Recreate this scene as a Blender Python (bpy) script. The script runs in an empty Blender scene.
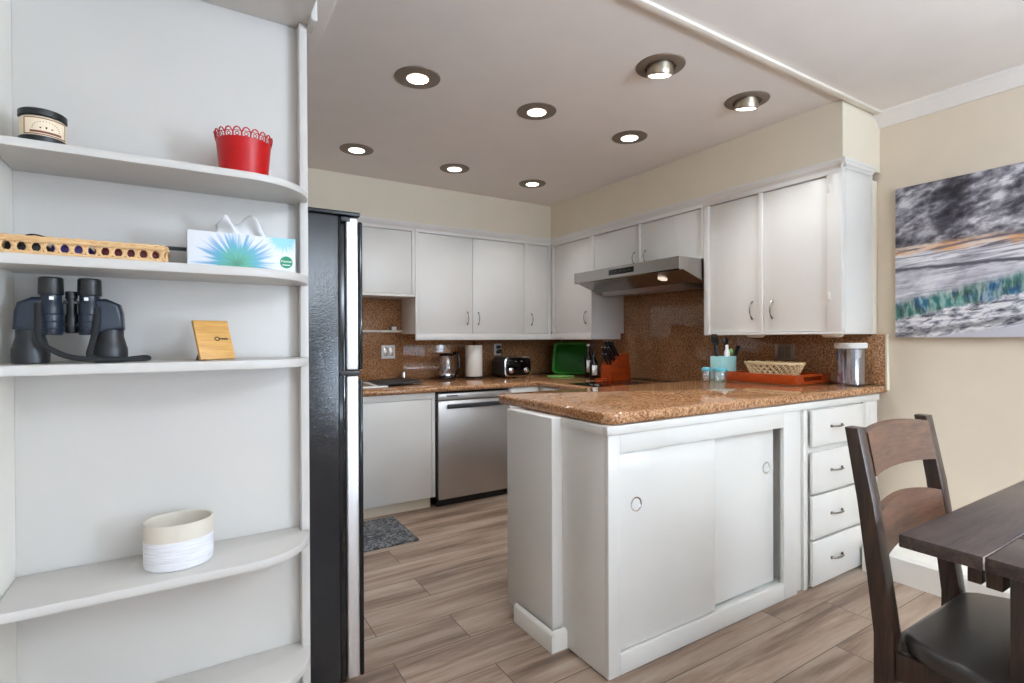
import bpy, bmesh, math, random
from mathutils import Vector, Matrix
random.seed(7)
S = bpy.context.scene
C = S.collection
PI = math.pi

# ---------------------------------------------------------------- camera
F_PX, YAW, PITCH, ROLL, CAM_H = 522.997, 31.79, 0.255, -0.229, 1.217
def _ray(px, py):
    r = math.radians(ROLL); a = px - 512; b = py - 341.5
    u = math.cos(r)*a + math.sin(r)*b; v = -math.sin(r)*a + math.cos(r)*b
    rx = u/F_PX; up = -v/F_PX
    t = math.radians(PITCH)
    fw = math.cos(t) + up*math.sin(t); z = -math.sin(t) + up*math.cos(t)
    y = math.radians(YAW)
    return Vector((fw*math.sin(y) + rx*math.cos(y), fw*math.cos(y) - rx*math.sin(y), z))
cam_d = bpy.data.cameras.new('camera'); cam = bpy.data.objects.new('camera', cam_d); C.objects.link(cam)
_f = _ray(512, 341.5).normalized(); _r = (_ray(512 + F_PX, 341.5) - _ray(512, 341.5)).normalized(); _u = _r.cross(_f)
M = Matrix.Identity(4)
for i in range(3):
    M[i][0] = _r[i]; M[i][1] = _u[i]; M[i][2] = -_f[i]
M[2][3] = CAM_H
cam.matrix_world = M
cam_d.sensor_width = 36; cam_d.lens = 36*F_PX/1024; cam_d.clip_start = 0.02
S.camera = cam

# ---------------------------------------------------------------- view, world, daylight
S.view_settings.view_transform = 'Standard'; S.view_settings.look = 'None'
S.view_settings.gamma = 1; S.view_settings.use_curve_mapping = False
S.view_settings.exposure = 0.2
S.cycles.use_denoising = True
S.cycles.max_bounces = 10; S.cycles.diffuse_bounces = 6; S.cycles.glossy_bounces = 5
S.cycles.transmission_bounces = 8; S.cycles.transparent_max_bounces = 12
S.cycles.sample_clamp_indirect = 8; S.cycles.caustics_reflective = False; S.cycles.caustics_refractive = False
W = bpy.data.worlds.new('sky'); S.world = W; W.use_nodes = True
W.node_tree.nodes['Background'].inputs[0].default_value = (.75, .86, 1, 1)
W.node_tree.nodes['Background'].inputs[1].default_value = .6
def area(name, loc, rot, sx, sy, power, col):
    l = bpy.data.lights.new(name, 'AREA'); l.shape = 'RECTANGLE'; l.size = sx; l.size_y = sy; l.energy = power; l.color = col
    o = bpy.data.objects.new(name, l); C.objects.link(o); o.location = loc; o.rotation_euler = rot
    return o
# daylight: the glazed balcony front far behind the camera (faces +Y), the dining window (faces -X), a living room window (faces +X)
area('daylight_balcony', (.45, -7.45, 1.25), (PI/2, 0, 0), 5.3, 2.3, 60, (.66, .84, 1.05))
area('balcony_up_fill', (.45, -7.55, .25), (PI/2 + .75, 0, 0), 5.3, .8, 65, (.74, .88, 1.05))  # added fill below the balcony glazing, tilted up to lift the ceiling
area('daylight_dining', (3.50, -2.75, 1.46), (0, PI/2, 0), 1.26, 1.7, 110, (.64, .83, 1.05))
area('dining_window_up_fill', (3.62, -2.75, .92), (0, PI/2 + .8, 0), .35, 1.7, 195, (.70, .86, 1.05))  # added upward fill outside the dining window, brightens the dining ceiling
area('daylight_living', (-2.75, -3.6, 1.35), (0, -PI/2, 0), 1.9, 3.0, 7, (.7, .86, 1.05))
# added unseen fill, pointing up to brighten the dining ceiling
area('dining_up_fill', (1.75, -1.5, 1.75), (PI, 0, 0), .8, .8, 205, (.70, .865, 1.05))

# ---------------------------------------------------------------- materials
def lin(c):
    return tuple(((x/255)/12.92 if x/255 <= .04045 else ((x/255 + .055)/1.055)**2.4) for x in c)
def new_mat(name):
    m = bpy.data.materials.new(name); m.use_nodes = True
    nt = m.node_tree; b = nt.nodes['Principled BSDF']
    return m, nt, b
def N(nt, t, **kw):
    n = nt.nodes.new(t)
    for k, v in kw.items():
        if k.startswith('i_'): n.inputs[k[2:].replace('_', ' ')].default_value = v
        else: setattr(n, k, v)
    return n
def ramp(nt, fac, stops, interp='LINEAR'):
    r = nt.nodes.new('ShaderNodeValToRGB'); r.color_ramp.interpolation = interp
    e = r.color_ramp.elements
    while len(e) < len(stops): e.new(0.5)
    for el, (p, c) in zip(e, stops):
        el.position = p; el.color = (*c, 1) if len(c) == 3 else c
    nt.links.new(fac, r.inputs[0]); return r.outputs[0]
def mixc(nt, fac, a, b, mode='MIX'):
    m = nt.nodes.new('ShaderNodeMix'); m.data_type = 'RGBA'; m.blend_type = mode
    for sock, v in ((m.inputs[0], fac), (m.inputs[6], a), (m.inputs[7], b)):
        if isinstance(v, bpy.types.NodeSocket): nt.links.new(v, sock)
        elif isinstance(v, (int, float)): sock.default_value = v
        else: sock.default_value = (*v, 1)
    return m.outputs[2]
def mth(nt, op, a, b=0.0, c=0.0, clamp=False):
    m = nt.nodes.new('ShaderNodeMath'); m.operation = op; m.use_clamp = clamp
    for i, v in enumerate((a, b, c)):
        if isinstance(v, bpy.types.NodeSocket): nt.links.new(v, m.inputs[i])
        else: m.inputs[i].default_value = v
    return m.outputs[0]
def smooth(nt, v, a, b):
    m = nt.nodes.new('ShaderNodeMapRange'); m.interpolation_type = 'SMOOTHSTEP'
    nt.links.new(v, m.inputs[0]); m.inputs[1].default_value = a; m.inputs[2].default_value = b
    return m.outputs[0]
def coords(nt, scale=(1, 1, 1), loc=(0, 0, 0), rot=(0, 0, 0)):
    tc = nt.nodes.new('ShaderNodeTexCoord'); mp = nt.nodes.new('ShaderNodeMapping')
    nt.links.new(tc.outputs['Object'], mp.inputs[0])
    mp.inputs['Scale'].default_value = scale; mp.inputs['Location'].default_value = loc; mp.inputs['Rotation'].default_value = rot
    return mp.outputs[0]
def noise(nt, vec, scale, detail=3, rough=.5, dist=0):
    n = nt.nodes.new('ShaderNodeTexNoise'); nt.links.new(vec, n.inputs['Vector'])
    n.inputs['Scale'].default_value = scale; n.inputs['Detail'].default_value = detail
    n.inputs['Roughness'].default_value = rough; n.inputs['Distortion'].default_value = dist
    return n.outputs[0]
def bump(nt, b, h, strength=.2, dist=.002):
    n = nt.nodes.new('ShaderNodeBump'); n.inputs['Strength'].default_value = strength; n.inputs['Distance'].default_value = dist
    nt.links.new(h, n.inputs['Height']); nt.links.new(n.outputs[0], b.inputs['Normal'])
def paint(name, rgb, rough=.5, metal=0, var=.03, scale=6, bmp=0, coat=0, spec=.5):
    """painted or plain surface: faint tonal variation from noise"""
    m, nt, b = new_mat(name); c = lin(rgb)
    v = coords(nt); n = noise(nt, v, scale, 3)
    col = ramp(nt, n, [(.3, tuple(x*(1 - var) for x in c)), (.7, tuple(min(1, x*(1 + var)) for x in c))])
    nt.links.new(col, b.inputs['Base Color'])
    b.inputs['Roughness'].default_value = rough; b.inputs['Metallic'].default_value = metal
    b.inputs['Coat Weight'].default_value = coat; b.inputs['Specular IOR Level'].default_value = spec
    if bmp: bump(nt, b, noise(nt, v, 180, 2), bmp, .001)
    return m
def granite(name, tint=1.0, rough=.06):
    m, nt, b = new_mat(name); v = coords(nt)
    n1 = noise(nt, v, 95, 4, .7); n2 = noise(nt, v, 150, 2, .6); n3 = noise(nt, v, 7, 3)
    k = lambda *c: tuple(x*tint for x in lin(c))
    col = ramp(nt, n1, [(.30, k(80, 50, 33)), (.42, k(146, 99, 66)), (.52, k(186, 135, 94)), (.63, k(212, 170, 128)), (.74, k(234, 208, 178))])
    fl = ramp(nt, n2, [(.32, (0, 0, 0)), (.40, (1, 1, 1))])
    col = mixc(nt, fl, k(86, 56, 40), col)
    big = ramp(nt, n3, [(.35, (.86, .84, .82)), (.65, (1, 1, 1))])
    col = mixc(nt, 1.0, col, big, 'MULTIPLY')
    nt.links.new(col, b.inputs['Base Color']); b.inputs['Roughness'].default_value = rough
    b.inputs['Specular IOR Level'].default_value = .6
    return m
def wood(name, dark, light, axis='X', rough=.4, scale=1.0, spec=.5):
    m, nt, b = new_mat(name)
    st = {'X': (1.2, 14, 14), 'Y': (14, 1.2, 14), 'Z': (14, 14, 1.2)}[axis]
    v = coords(nt, tuple(s*scale for s in st))
    n = noise(nt, v, 3.2, 5, .6, .6); n2 = noise(nt, v, 14, 2, .6)
    col = ramp(nt, n, [(.3, lin(dark)), (.7, lin(light))])
    col = mixc(nt, .35, col, ramp(nt, n2, [(.35, lin(dark)), (.6, lin(light))]))
    nt.links.new(col, b.inputs['Base Color']); b.inputs['Roughness'].default_value = rough
    b.inputs['Specular IOR Level'].default_value = spec
    bump(nt, b, n2, .12, .001)
    return m
def steel(name, rgb=(188, 188, 190), rough=.3, axis='X'):
    m, nt, b = new_mat(name)
    st = {'X': (1, 300, 300), 'Z': (300, 300, 1), 'Y': (300, 1, 300)}[axis]
    n = noise(nt, coords(nt, st), 2, 2)
    c = lin(rgb)
    nt.links.new(ramp(nt, n, [(.3, tuple(x*.9 for x in c)), (.7, c)]), b.inputs['Base Color'])
    b.inputs['Metallic'].default_value = 1; b.inputs['Roughness'].default_value = rough
    return m
def emit(name, rgb, strength):
    m, nt, b = new_mat(name)
    b.inputs['Base Color'].default_value = (*lin(rgb), 1)
    b.inputs['Emission Color'].default_value = (*lin(rgb), 1); b.inputs['Emission Strength'].default_value = strength
    return m
def glass(name, tint=(1, 1, 1), gloss=.12, rough=.03, base=0.0, basecol=(.8, .8, .85)):
    m = bpy.data.materials.new(name); m.use_nodes = True; nt = m.node_tree; nt.nodes.clear()
    o = nt.nodes.new('ShaderNodeOutputMaterial'); t = nt.nodes.new('ShaderNodeBsdfTransparent'); g = nt.nodes.new('ShaderNodeBsdfGlossy')
    t.inputs[0].default_value = (*tint, 1); g.inputs['Roughness'].default_value = rough
    lw = nt.nodes.new('ShaderNodeLayerWeight'); lw.inputs[0].default_value = .35
    mx = nt.nodes.new('ShaderNodeMixShader')
    f = mth(nt, 'MULTIPLY_ADD', lw.outputs['Facing'], .45, gloss)
    nt.links.new(f, mx.inputs[0]); nt.links.new(t.outputs[0], mx.inputs[1]); nt.links.new(g.outputs[0], mx.inputs[2])
    nt.links.new(mx.outputs[0], o.inputs[0])
    return m

MT = {}
MT['wall'] = paint('beige_wall_paint', (222, 208, 188), .7, var=.015, bmp=.04)
MT['soffit'] = paint('cream_soffit_paint', (229, 219, 200), .7, var=.015, bmp=.04)
MT['ceiling'] = paint('ceiling_paint', (232, 226, 220), .8, var=.015, bmp=.05)
MT['trimcream'] = paint('cream_trim_paint', (232, 224, 212), .5)
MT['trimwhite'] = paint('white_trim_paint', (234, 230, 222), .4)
MT['cab'] = paint('white_cabinet_paint', (228, 226, 222), .32, var=.012)
MT['cabin'] = paint('cabinet_reveal_paint', (205, 202, 196), .5)
MT['shelf'] = paint('white_shelf_paint', (203, 199, 194), .35, var=.012)  # same white as wall_left, toned down in colour for the light on it
MT['granite'] = granite('brown_granite_top', .97, .05)
MT['granite_wall'] = granite('brown_granite_slab', .90, .05)
MT['steel'] = steel('brushed_stainless', (205, 202, 200), .42, 'X')
MT['steelY'] = steel('brushed_stainless_hood', (170, 166, 162), .27, 'Y')
MT['steelZ'] = steel('stainless_door_edge', (238, 238, 240), .42, 'Z')
MT['chrome'] = paint('chrome', (225, 225, 228), .12, 1)
MT['pull'] = steel('satin_nickel_pull', (150, 146, 140), .25, 'Z')
MT['ringmetal'] = paint('taupe_downlight_metal', (132, 118, 104), .5, .4)
MT['gimbal'] = steel('brushed_nickel_gimbal', (190, 178, 160), .3, 'Z')
MT['lens'] = emit('downlight_lens', (255, 252, 245), 4.5)
MT['hoodlens'] = emit('hood_lamp_lens', (255, 240, 220), .7)
MT['puck'] = paint('puck_light_plastic', (225, 215, 200), .5)
MT['black'] = paint('black_plastic', (22, 22, 24), .4)
MT['blackgloss'] = paint('black_gloss', (10, 10, 12), .08)
MT['darkgrey'] = paint('dark_grey_plastic', (48, 48, 50), .45)
MT['white'] = paint('white_plastic', (238, 238, 238), .4)
MT['paper'] = paint('paper_towel', (240, 238, 233), .9, bmp=.3)
MT['glass'] = glass('clear_glass')
MT['plasticclear'] = glass('clear_canister_plastic', (.86, .86, .9), .14, .08)
MT['green'] = paint('green_plastic', (16, 92, 20), .35)
MT['greenrim'] = paint('light_green_plastic', (46, 124, 38), .3)
MT['palegreen'] = paint('pale_green_board', (130, 190, 100), .4)
MT['orangewood'] = wood('orange_stained_wood', (128, 42, 8), (176, 70, 16), 'X', .3)
MT['teal'] = paint('teal_metal', (158, 206, 206), .35)
MT['teallid'] = paint('teal_lid', (90, 165, 180), .35)
MT['wicker'] = wood('wicker_strands', (196, 168, 122), (232, 212, 172), 'X', .6)
MT['wicker2'] = wood('tan_wicker', (196, 148, 96), (232, 196, 146), 'X', .6)
MT['red'] = paint('red_enamel', (182, 3, 12), .3, spec=.35)
MT['bamboo'] = wood('bamboo', (188, 136, 68), (220, 172, 100), 'X', .5)
MT['creamjar'] = paint('cream_wax_jar', (226, 210, 180), .35)
MT['labelcream'] = paint('cream_label', (238, 218, 190), .6)
MT['brownink'] = paint('brown_ink', (120, 66, 48), .6)
MT['blackink'] = paint('black_ink', (28, 24, 22), .6)
MT['barrelblack'] = paint('black_barrel_rubber', (32, 32, 35), .42)
MT['bluearmour'] = paint('blue_black_rubber', (24, 34, 48), .34)
MT['strap'] = paint('black_webbing', (18, 18, 20), .75)
MT['purple'] = paint('purple_case', (62, 40, 130), .4)
MT['maroon'] = paint('maroon_case', (110, 30, 36), .45)
MT['tissue'] = paint('tissue_paper', (235, 235, 236), .9)
MT['logogreen'] = paint('green_logo', (18, 140, 98), .5)
MT['wooddark'] = wood('dark_walnut_stain', (30, 21, 18), (72, 52, 42), 'Z', .35)
MT['railwood'] = wood('walnut_rail', (58, 36, 26), (112, 76, 56), 'X', .38)
MT['tablewood'] = wood('dark_table_planks', (44, 36, 36), (88, 74, 70), 'X', .33)
MT['leather'] = paint('black_leather', (52, 49, 48), .3, bmp=.3, scale=20, spec=.8)
MT['plate'] = steel('brushed_metal_plate', (176, 166, 155), .35, 'Z')
MT['seamglint'] = paint('seam_glint_paint', (150, 145, 140), .3)

def mat_floor():
    m, nt, b = new_mat('laminate_oak_planks')
    v = coords(nt, loc=(-.975 + 1.52, -1.905 + .206*11, 0))
    br = nt.nodes.new('ShaderNodeTexBrick'); nt.links.new(v, br.inputs['Vector'])
    br.offset = .214; br.offset_frequency = 2; br.squash = 1
    br.inputs['Scale'].default_value = 1; br.inputs['Brick Width'].default_value = 1.52; br.inputs['Row Height'].default_value = .206
    br.inputs['Mortar Size'].default_value = .0018; br.inputs['Mortar Smooth'].default_value = .1; br.inputs['Bias'].default_value = 0
    br.inputs['Color1'].default_value = (0, 0, 0, 1); br.inputs['Color2'].default_value = (1, 1, 1, 1); br.inputs['Mortar'].default_value = (.5, .5, .5, 1)
    tone = br.outputs['Color']
    # shift the grain per plank
    va = nt.nodes.new('ShaderNodeVectorMath'); va.operation = 'MULTIPLY_ADD'
    nt.links.new(tone, va.inputs[0]); va.inputs[1].default_value = (7, 3, 5); nt.links.new(v, va.inputs[2])
    st = nt.nodes.new('ShaderNodeVectorMath'); st.operation = 'MULTIPLY'; nt.links.new(va.outputs[0], st.inputs[0]); st.inputs[1].default_value = (.6, 7, 1)
    g1 = noise(nt, st.outputs[0], 1.5, 5, .62, .5); g2 = noise(nt, st.outputs[0], 9, 4, .7, .2)
    col = ramp(nt, g1, [(.32, lin((92, 68, 52))), (.42, lin((132, 106, 88))), (.52, lin((164, 140, 121))), (.66, lin((186, 167, 151)))])
    col = mixc(nt, .2, col, ramp(nt, g2, [(.35, lin((116, 97, 85))), (.62, lin((184, 167, 154)))]))
    col = mixc(nt, .8, col, ramp(nt, tone, [(0, (.80, .79, .78)), (1, (.96, .94, .92))]), 'MULTIPLY')
    col = mixc(nt, br.outputs['Fac'], col, lin((70, 54, 44)))
    nt.links.new(col, b.inputs['Base Color']); b.inputs['Roughness'].default_value = .42
    bump(nt, b, g2, .06, .001)
    return m
MT['floor'] = mat_floor()

def mat_fridge_side():
    m, nt, b = new_mat('black_pebbled_steel'); v = coords(nt)
    b.inputs['Base Color'].default_value = (.010, .010, .012, 1); b.inputs['Roughness'].default_value = .13
    bump(nt, b, noise(nt, v, 240, 1, .5), .34, .0016)
    return m
MT['fridgeside'] = mat_fridge_side()

def mat_mat():
    m, nt, b = new_mat('grey_patterned_mat'); v = coords(nt)
    n = noise(nt, v, 13, 3, .6, 2.2)
    col = ramp(nt, n, [(.44, lin((58, 60, 64))), (.5, lin((140, 140, 142))), (.56, lin((62, 64, 68)))])
    nt.links.new(col, b.inputs['Base Color']); b.inputs['Roughness'].default_value = .9
    return m
MT['mat'] = mat_mat()

def mat_pot():
    m, nt, b = new_mat('two_tone_glazed_pot'); v = coords(nt)
    sx = nt.nodes.new('ShaderNodeSeparateXYZ'); nt.links.new(v, sx.inputs[0])
    z = mth(nt, 'ADD', sx.outputs[2], mth(nt, 'MULTIPLY', noise(nt, v, 30, 2), .004))
    f = smooth(nt, z, .072, .077)
    st = noise(nt, coords(nt, (6, 6, 160)), 3, 3)
    white = ramp(nt, st, [(.35, lin((206, 206, 210))), (.6, lin((232, 232, 236)))])
    col = mixc(nt, f, white, lin((206, 198, 184)))
    nt.links.new(col, b.inputs['Base Color']); b.inputs['Roughness'].default_value = .6
    return m
MT['pot'] = mat_pot()

def mat_tissue_box():
    """white card printed with a blue-green dahlia; object x runs along the box, z up"""
    m, nt, b = new_mat('printed_tissue_card'); v = coords(nt)
    s = nt.nodes.new('ShaderNodeSeparateXYZ'); nt.links.new(v, s.inputs[0])
    dx = mth(nt, 'SUBTRACT', s.outputs[0], .112); dz = mth(nt, 'SUBTRACT', s.outputs[2], .012)
    r = mth(nt, 'SQRT', mth(nt, 'ADD', mth(nt, 'MULTIPLY', dx, dx), mth(nt, 'MULTIPLY', dz, dz)))
    th = mth(nt, 'ARCTAN2', dz, dx)
    cv = nt.nodes.new('ShaderNodeCombineXYZ'); nt.links.new(mth(nt, 'MULTIPLY', th, 6.5), cv.inputs[0]); nt.links.new(mth(nt, 'MULTIPLY', r, 6), cv.inputs[1])
    n = noise(nt, cv.outputs[0], 1.5, 2, .5)
    lim = mth(nt, 'MULTIPLY_ADD', n, .19, -.006)
    petal = mth(nt, 'SUBTRACT', 1.0, smooth(nt, mth(nt, 'DIVIDE', r, lim), .55, 1.05))
    n2 = noise(nt, cv.outputs[0], 3.2, 3, .6)
    hue = ramp(nt, mth(nt, 'MULTIPLY_ADD', n2, .5, mth(nt, 'MULTIPLY', r, 4.2)), [(.24, lin((20, 110, 84))), (.34, lin((70, 165, 130))), (.46, lin((66, 160, 186))), (.6, lin((104, 150, 206))), (.8, lin((150, 205, 222)))])
    col = mixc(nt, mth(nt, 'MULTIPLY', petal, .92), lin((222, 225, 230)), hue)
    # second small flower in the top right corner
    ex = mth(nt, 'SUBTRACT', s.outputs[0], .225); ez = mth(nt, 'SUBTRACT', s.outputs[2], .092)
    r2 = mth(nt, 'SQRT', mth(nt, 'ADD', mth(nt, 'MULTIPLY', ex, ex), mth(nt, 'MULTIPLY', ez, ez)))
    th2 = mth(nt, 'ARCTAN2', ez, ex); cw = nt.nodes.new('ShaderNodeCombineXYZ'); nt.links.new(mth(nt, 'MULTIPLY', th2, 7), cw.inputs[0])
    p2 = mth(nt, 'SUBTRACT', 1.0, smooth(nt, mth(nt, 'DIVIDE', r2, mth(nt, 'MULTIPLY_ADD', noise(nt, cw.outputs[0], 1.5, 2), .08, .0)), .6, 1.1))
    col = mixc(nt, mth(nt, 'MULTIPLY', p2, .8), col, lin((110, 195, 215)))
    nt.links.new(col, b.inputs['Base Color']); b.inputs['Roughness'].default_value = .45
    return m
MT['tissuebox'] = mat_tissue_box()

def mat_seascape():
    """canvas print: storm clouds, orange horizon, breaking teal wave. Object y = metres from the left edge (towards +), z = metres from the bottom"""
    m, nt, b = new_mat('printed_seascape_canvas')
    tc = nt.nodes.new('ShaderNodeTexCoord'); s = nt.nodes.new('ShaderNodeSeparateXYZ'); nt.links.new(tc.outputs['Object'], s.inputs[0])
    u = mth(nt, 'MULTIPLY', s.outputs[1], -1.0); v = mth(nt, 'DIVIDE', s.outputs[2], .815)
    def vec(su, sv, rot=0.0):
        c = nt.nodes.new('ShaderNodeCombineXYZ'); nt.links.new(mth(nt, 'MULTIPLY', u, su), c.inputs[0])
        nt.links.new(mth(nt, 'MULTIPLY', mth(nt, 'MULTIPLY_ADD', u, rot, v), sv), c.inputs[1]); return c.outputs[0]
    cl = mth(nt, 'ADD', mth(nt, 'MULTIPLY', noise(nt, vec(5.0, 7.5, -.3), 1.2, 3, .5, .2), .55), mth(nt, 'MULTIPLY', noise(nt, vec(14, 19, -.3), 1.2, 6, .62, .25), .45))
    clouds = ramp(nt, cl, [(.38, lin((44, 42, 50))), (.46, lin((98, 95, 106))), (.53, lin((160, 157, 167))), (.61, lin((236, 235, 240)))])
    dark = noise(nt, vec(2.6, 3.2, -.3), 1.2, 2)
    clouds = mixc(nt, 1.0, clouds, ramp(nt, dark, [(.38, (.42, .42, .45)), (.58, (1, 1, 1))]), 'MULTIPLY')
    st = noise(nt, vec(3.0, 30, -.12), 1.5, 6, .62, .5)
    streak = ramp(nt, st, [(.34, lin((104, 102, 116))), (.46, lin((186, 185, 198))), (.58, lin((240, 240, 245)))])
    orange = mixc(nt, ramp(nt, st, [(.42, (0, 0, 0)), (.52, (1, 1, 1))]), lin((124, 114, 120)), mixc(nt, ramp(nt, noise(nt, vec(5, 20), 1.3, 3), [(.4, (0, 0, 0)), (.6, (1, 1, 1))]), lin((232, 178, 130)), lin((238, 222, 208))))
    wob = mth(nt, 'MULTIPLY', mth(nt, 'SUBTRACT', noise(nt, vec(11, 11), 1, 5), .5), .11)
    vw = mth(nt, 'ADD', v, wob)
    col = mixc(nt, smooth(nt, vw, .585, .63), orange, clouds)
    col = mixc(nt, mth(nt, 'SUBTRACT', 1.0, smooth(nt, vw, .535, .565)), col, streak)
    # dark horizon line and misty sea
    hz = mth(nt, 'ABSOLUTE', mth(nt, 'SUBTRACT', mth(nt, 'MULTIPLY_ADD', wob, .25, v), .452))
    col = mixc(nt, mth(nt, 'SUBTRACT', 1.0, smooth(nt, hz, .004, .02)), col, lin((96, 94, 108)))
    spray = noise(nt, vec(7, 9, -.5), 1.2, 5, .6, .3)
    mist = mixc(nt, .55, streak, ramp(nt, spray, [(.35, lin((150, 150, 166))), (.6, lin((230, 230, 240)))]))
    col = mixc(nt, mth(nt, 'SUBTRACT', 1.0, smooth(nt, vw, .42, .445)), col, mist)
    # the wave: ragged band climbing to the right, bright spray above, foam below
    rag = mth(nt, 'MULTIPLY', mth(nt, 'SUBTRACT', noise(nt, vec(24, 12, .5), 1, 6, .65), .5), .12)
    w = mth(nt, 'ADD', mth(nt, 'MULTIPLY_ADD', u, -.26, v), mth(nt, 'MULTIPLY', rag, .8))
    fib = noise(nt, vec(40, 9, .6), 1, 5, .65, .3)
    hue = noise(nt, vec(7.5, 3.0), 1.1, 2)
    wave = ramp(nt, hue, [(.33, lin((24, 112, 120))), (.43, lin((58, 140, 124))), (.50, lin((78, 92, 40))), (.57, lin((28, 74, 150))), (.68, lin((70, 160, 170)))])
    wave = mixc(nt, .5, wave, ramp(nt, fib, [(.36, lin((14, 50, 74))), (.5, lin((64, 134, 140))), (.62, lin((206, 230, 230)))]))
    inb = mth(nt, 'MULTIPLY', smooth(nt, w, .105, .13), mth(nt, 'SUBTRACT', 1.0, smooth(nt, w, .20, .265)))
    foam = noise(nt, vec(12, 26, -.25), 1.3, 7, .68, .4)
    shore = ramp(nt, foam, [(.36, lin((60, 60, 70))), (.46, lin((170, 172, 184))), (.56, lin((242, 242, 246)))])
    col = mixc(nt, mth(nt, 'SUBTRACT', 1.0, smooth(nt, w, .11, .13)), col, shore)
    w2 = mth(nt, 'MULTIPLY_ADD', u, -.2, v)
    dk = mth(nt, 'ABSOLUTE', mth(nt, 'SUBTRACT', mth(nt, 'ADD', w2, mth(nt, 'MULTIPLY', rag, .3)), .01))
    col = mixc(nt, mth(nt, 'MULTIPLY', mth(nt, 'SUBTRACT', 1.0, smooth(nt, dk, .006, .03)), .6), col, lin((66, 64, 74)))
    col = mixc(nt, mth(nt, 'SUBTRACT', 1.0, smooth(nt, w2, -.045, -.015)), col, lin((206, 208, 220)))
    col = mixc(nt, inb, col, wave)
    nt.links.new(col, b.inputs['Base Color']); b.inputs['Roughness'].default_value = .45
    return m
MT['sea'] = mat_seascape()

# ---------------------------------------------------------------- mesh helpers
def bm_box(bm, x0, x1, y0, y1, z0, z1, bev=0.0, seg=2, mi=0):
    r = bmesh.ops.create_cube(bm, size=1)
    vs = r['verts']
    for v in vs:
        v.co = Vector(((x0 + x1)/2 + v.co.x*(x1 - x0), (y0 + y1)/2 + v.co.y*(y1 - y0), (z0 + z1)/2 + v.co.z*(z1 - z0)))
    fs = set(f for v in vs for f in v.link_faces)
    for f in fs: f.material_index = mi
    if bev > 0:
        es = list(set(e for v in vs for e in v.link_edges))
        bmesh.ops.bevel(bm, geom=es, offset=bev, segments=seg, profile=.5, affect='EDGES', clamp_overlap=True)
    return bm
def B(x0, x1, y0, y1, z0, z1, bev=.0015, seg=2):
    return bm_box(bmesh.new(), x0, x1, y0, y1, z0, z1, bev, seg)
def boxes(lst, bev=.0015):
    bm = bmesh.new()
    for b in lst: bm_box(bm, *b, bev)
    return bm
def prism(bm, pts, d, o=Vector((0, 0, 0)), ax=(Vector((1, 0, 0)), Vector((0, 1, 0)), Vector((0, 0, 1))), bev=0, seg=2):
    """polygon pts (a,b) in plane ax0,ax1, extruded d along ax2"""
    lo = [bm.verts.new(o + ax[0]*a + ax[1]*b) for a, b in pts]
    hi = [bm.verts.new(o + ax[0]*a + ax[1]*b + ax[2]*d) for a, b in pts]
    n = len(pts); fs = [bm.faces.new(lo[::-1]), bm.faces.new(hi)]
    for i in range(n): fs.append(bm.faces.new((lo[i], lo[(i + 1) % n], hi[(i + 1) % n], hi[i])))
    bmesh.ops.recalc_face_normals(bm, faces=fs)
    if bev:
        es = list(set(list(fs[0].edges) + list(fs[1].edges)))
        bmesh.ops.bevel(bm, geom=es, offset=bev, segments=seg, profile=.5, affect='EDGES', clamp_overlap=True)
    return bm
X, Y, Z = Vector((1, 0, 0)), Vector((0, 1, 0)), Vector((0, 0, 1))
AX_XY = (X, Y, Z); AX_XZ = (X, Z, -Y); AX_YZ = (Y, Z, X)
def lathe(bm, prof, c=(0, 0, 0), seg=40, sx=1, sy=1, axis=Z, closed=False):
    """prof: (r, h) list revolved about axis through c"""
    c = Vector(c); a = axis.normalized(); t = Vector((1, 0, 0)) if abs(a.x) < .9 else Vector((0, 1, 0))
    e1 = (t - a*t.dot(a)).normalized(); e2 = a.cross(e1)
    rings = []
    for r, h in prof:
        if r < 1e-6: rings.append([bm.verts.new(c + a*h)])
        else: rings.append([bm.verts.new(c + a*h + e1*(math.cos(2*PI*i/seg)*r*sx) + e2*(math.sin(2*PI*i/seg)*r*sy)) for i in range(seg)])
    fs = []
    pairs = list(zip(rings, rings[1:])) + ([(rings[-1], rings[0])] if closed else [])
    for A, Bq in pairs:
        for i in range(seg):
            j = (i + 1) % seg
            if len(A) == 1 and len(Bq) == 1: continue
            if len(A) == 1: fs.append(bm.faces.new((A[0], Bq[i], Bq[j])))
            elif len(Bq) == 1: fs.append(bm.faces.new((A[i], A[j], Bq[0])))
            else: fs.append(bm.faces.new((A[i], A[j], Bq[j], Bq[i])))
    if not closed:
        for R, flip in ((rings[0], True), (rings[-1], False)):
            if len(R) > 1: fs.append(bm.faces.new(R[::-1] if flip else R))
    bmesh.ops.recalc_face_normals(bm, faces=fs)
    return bm
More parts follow.
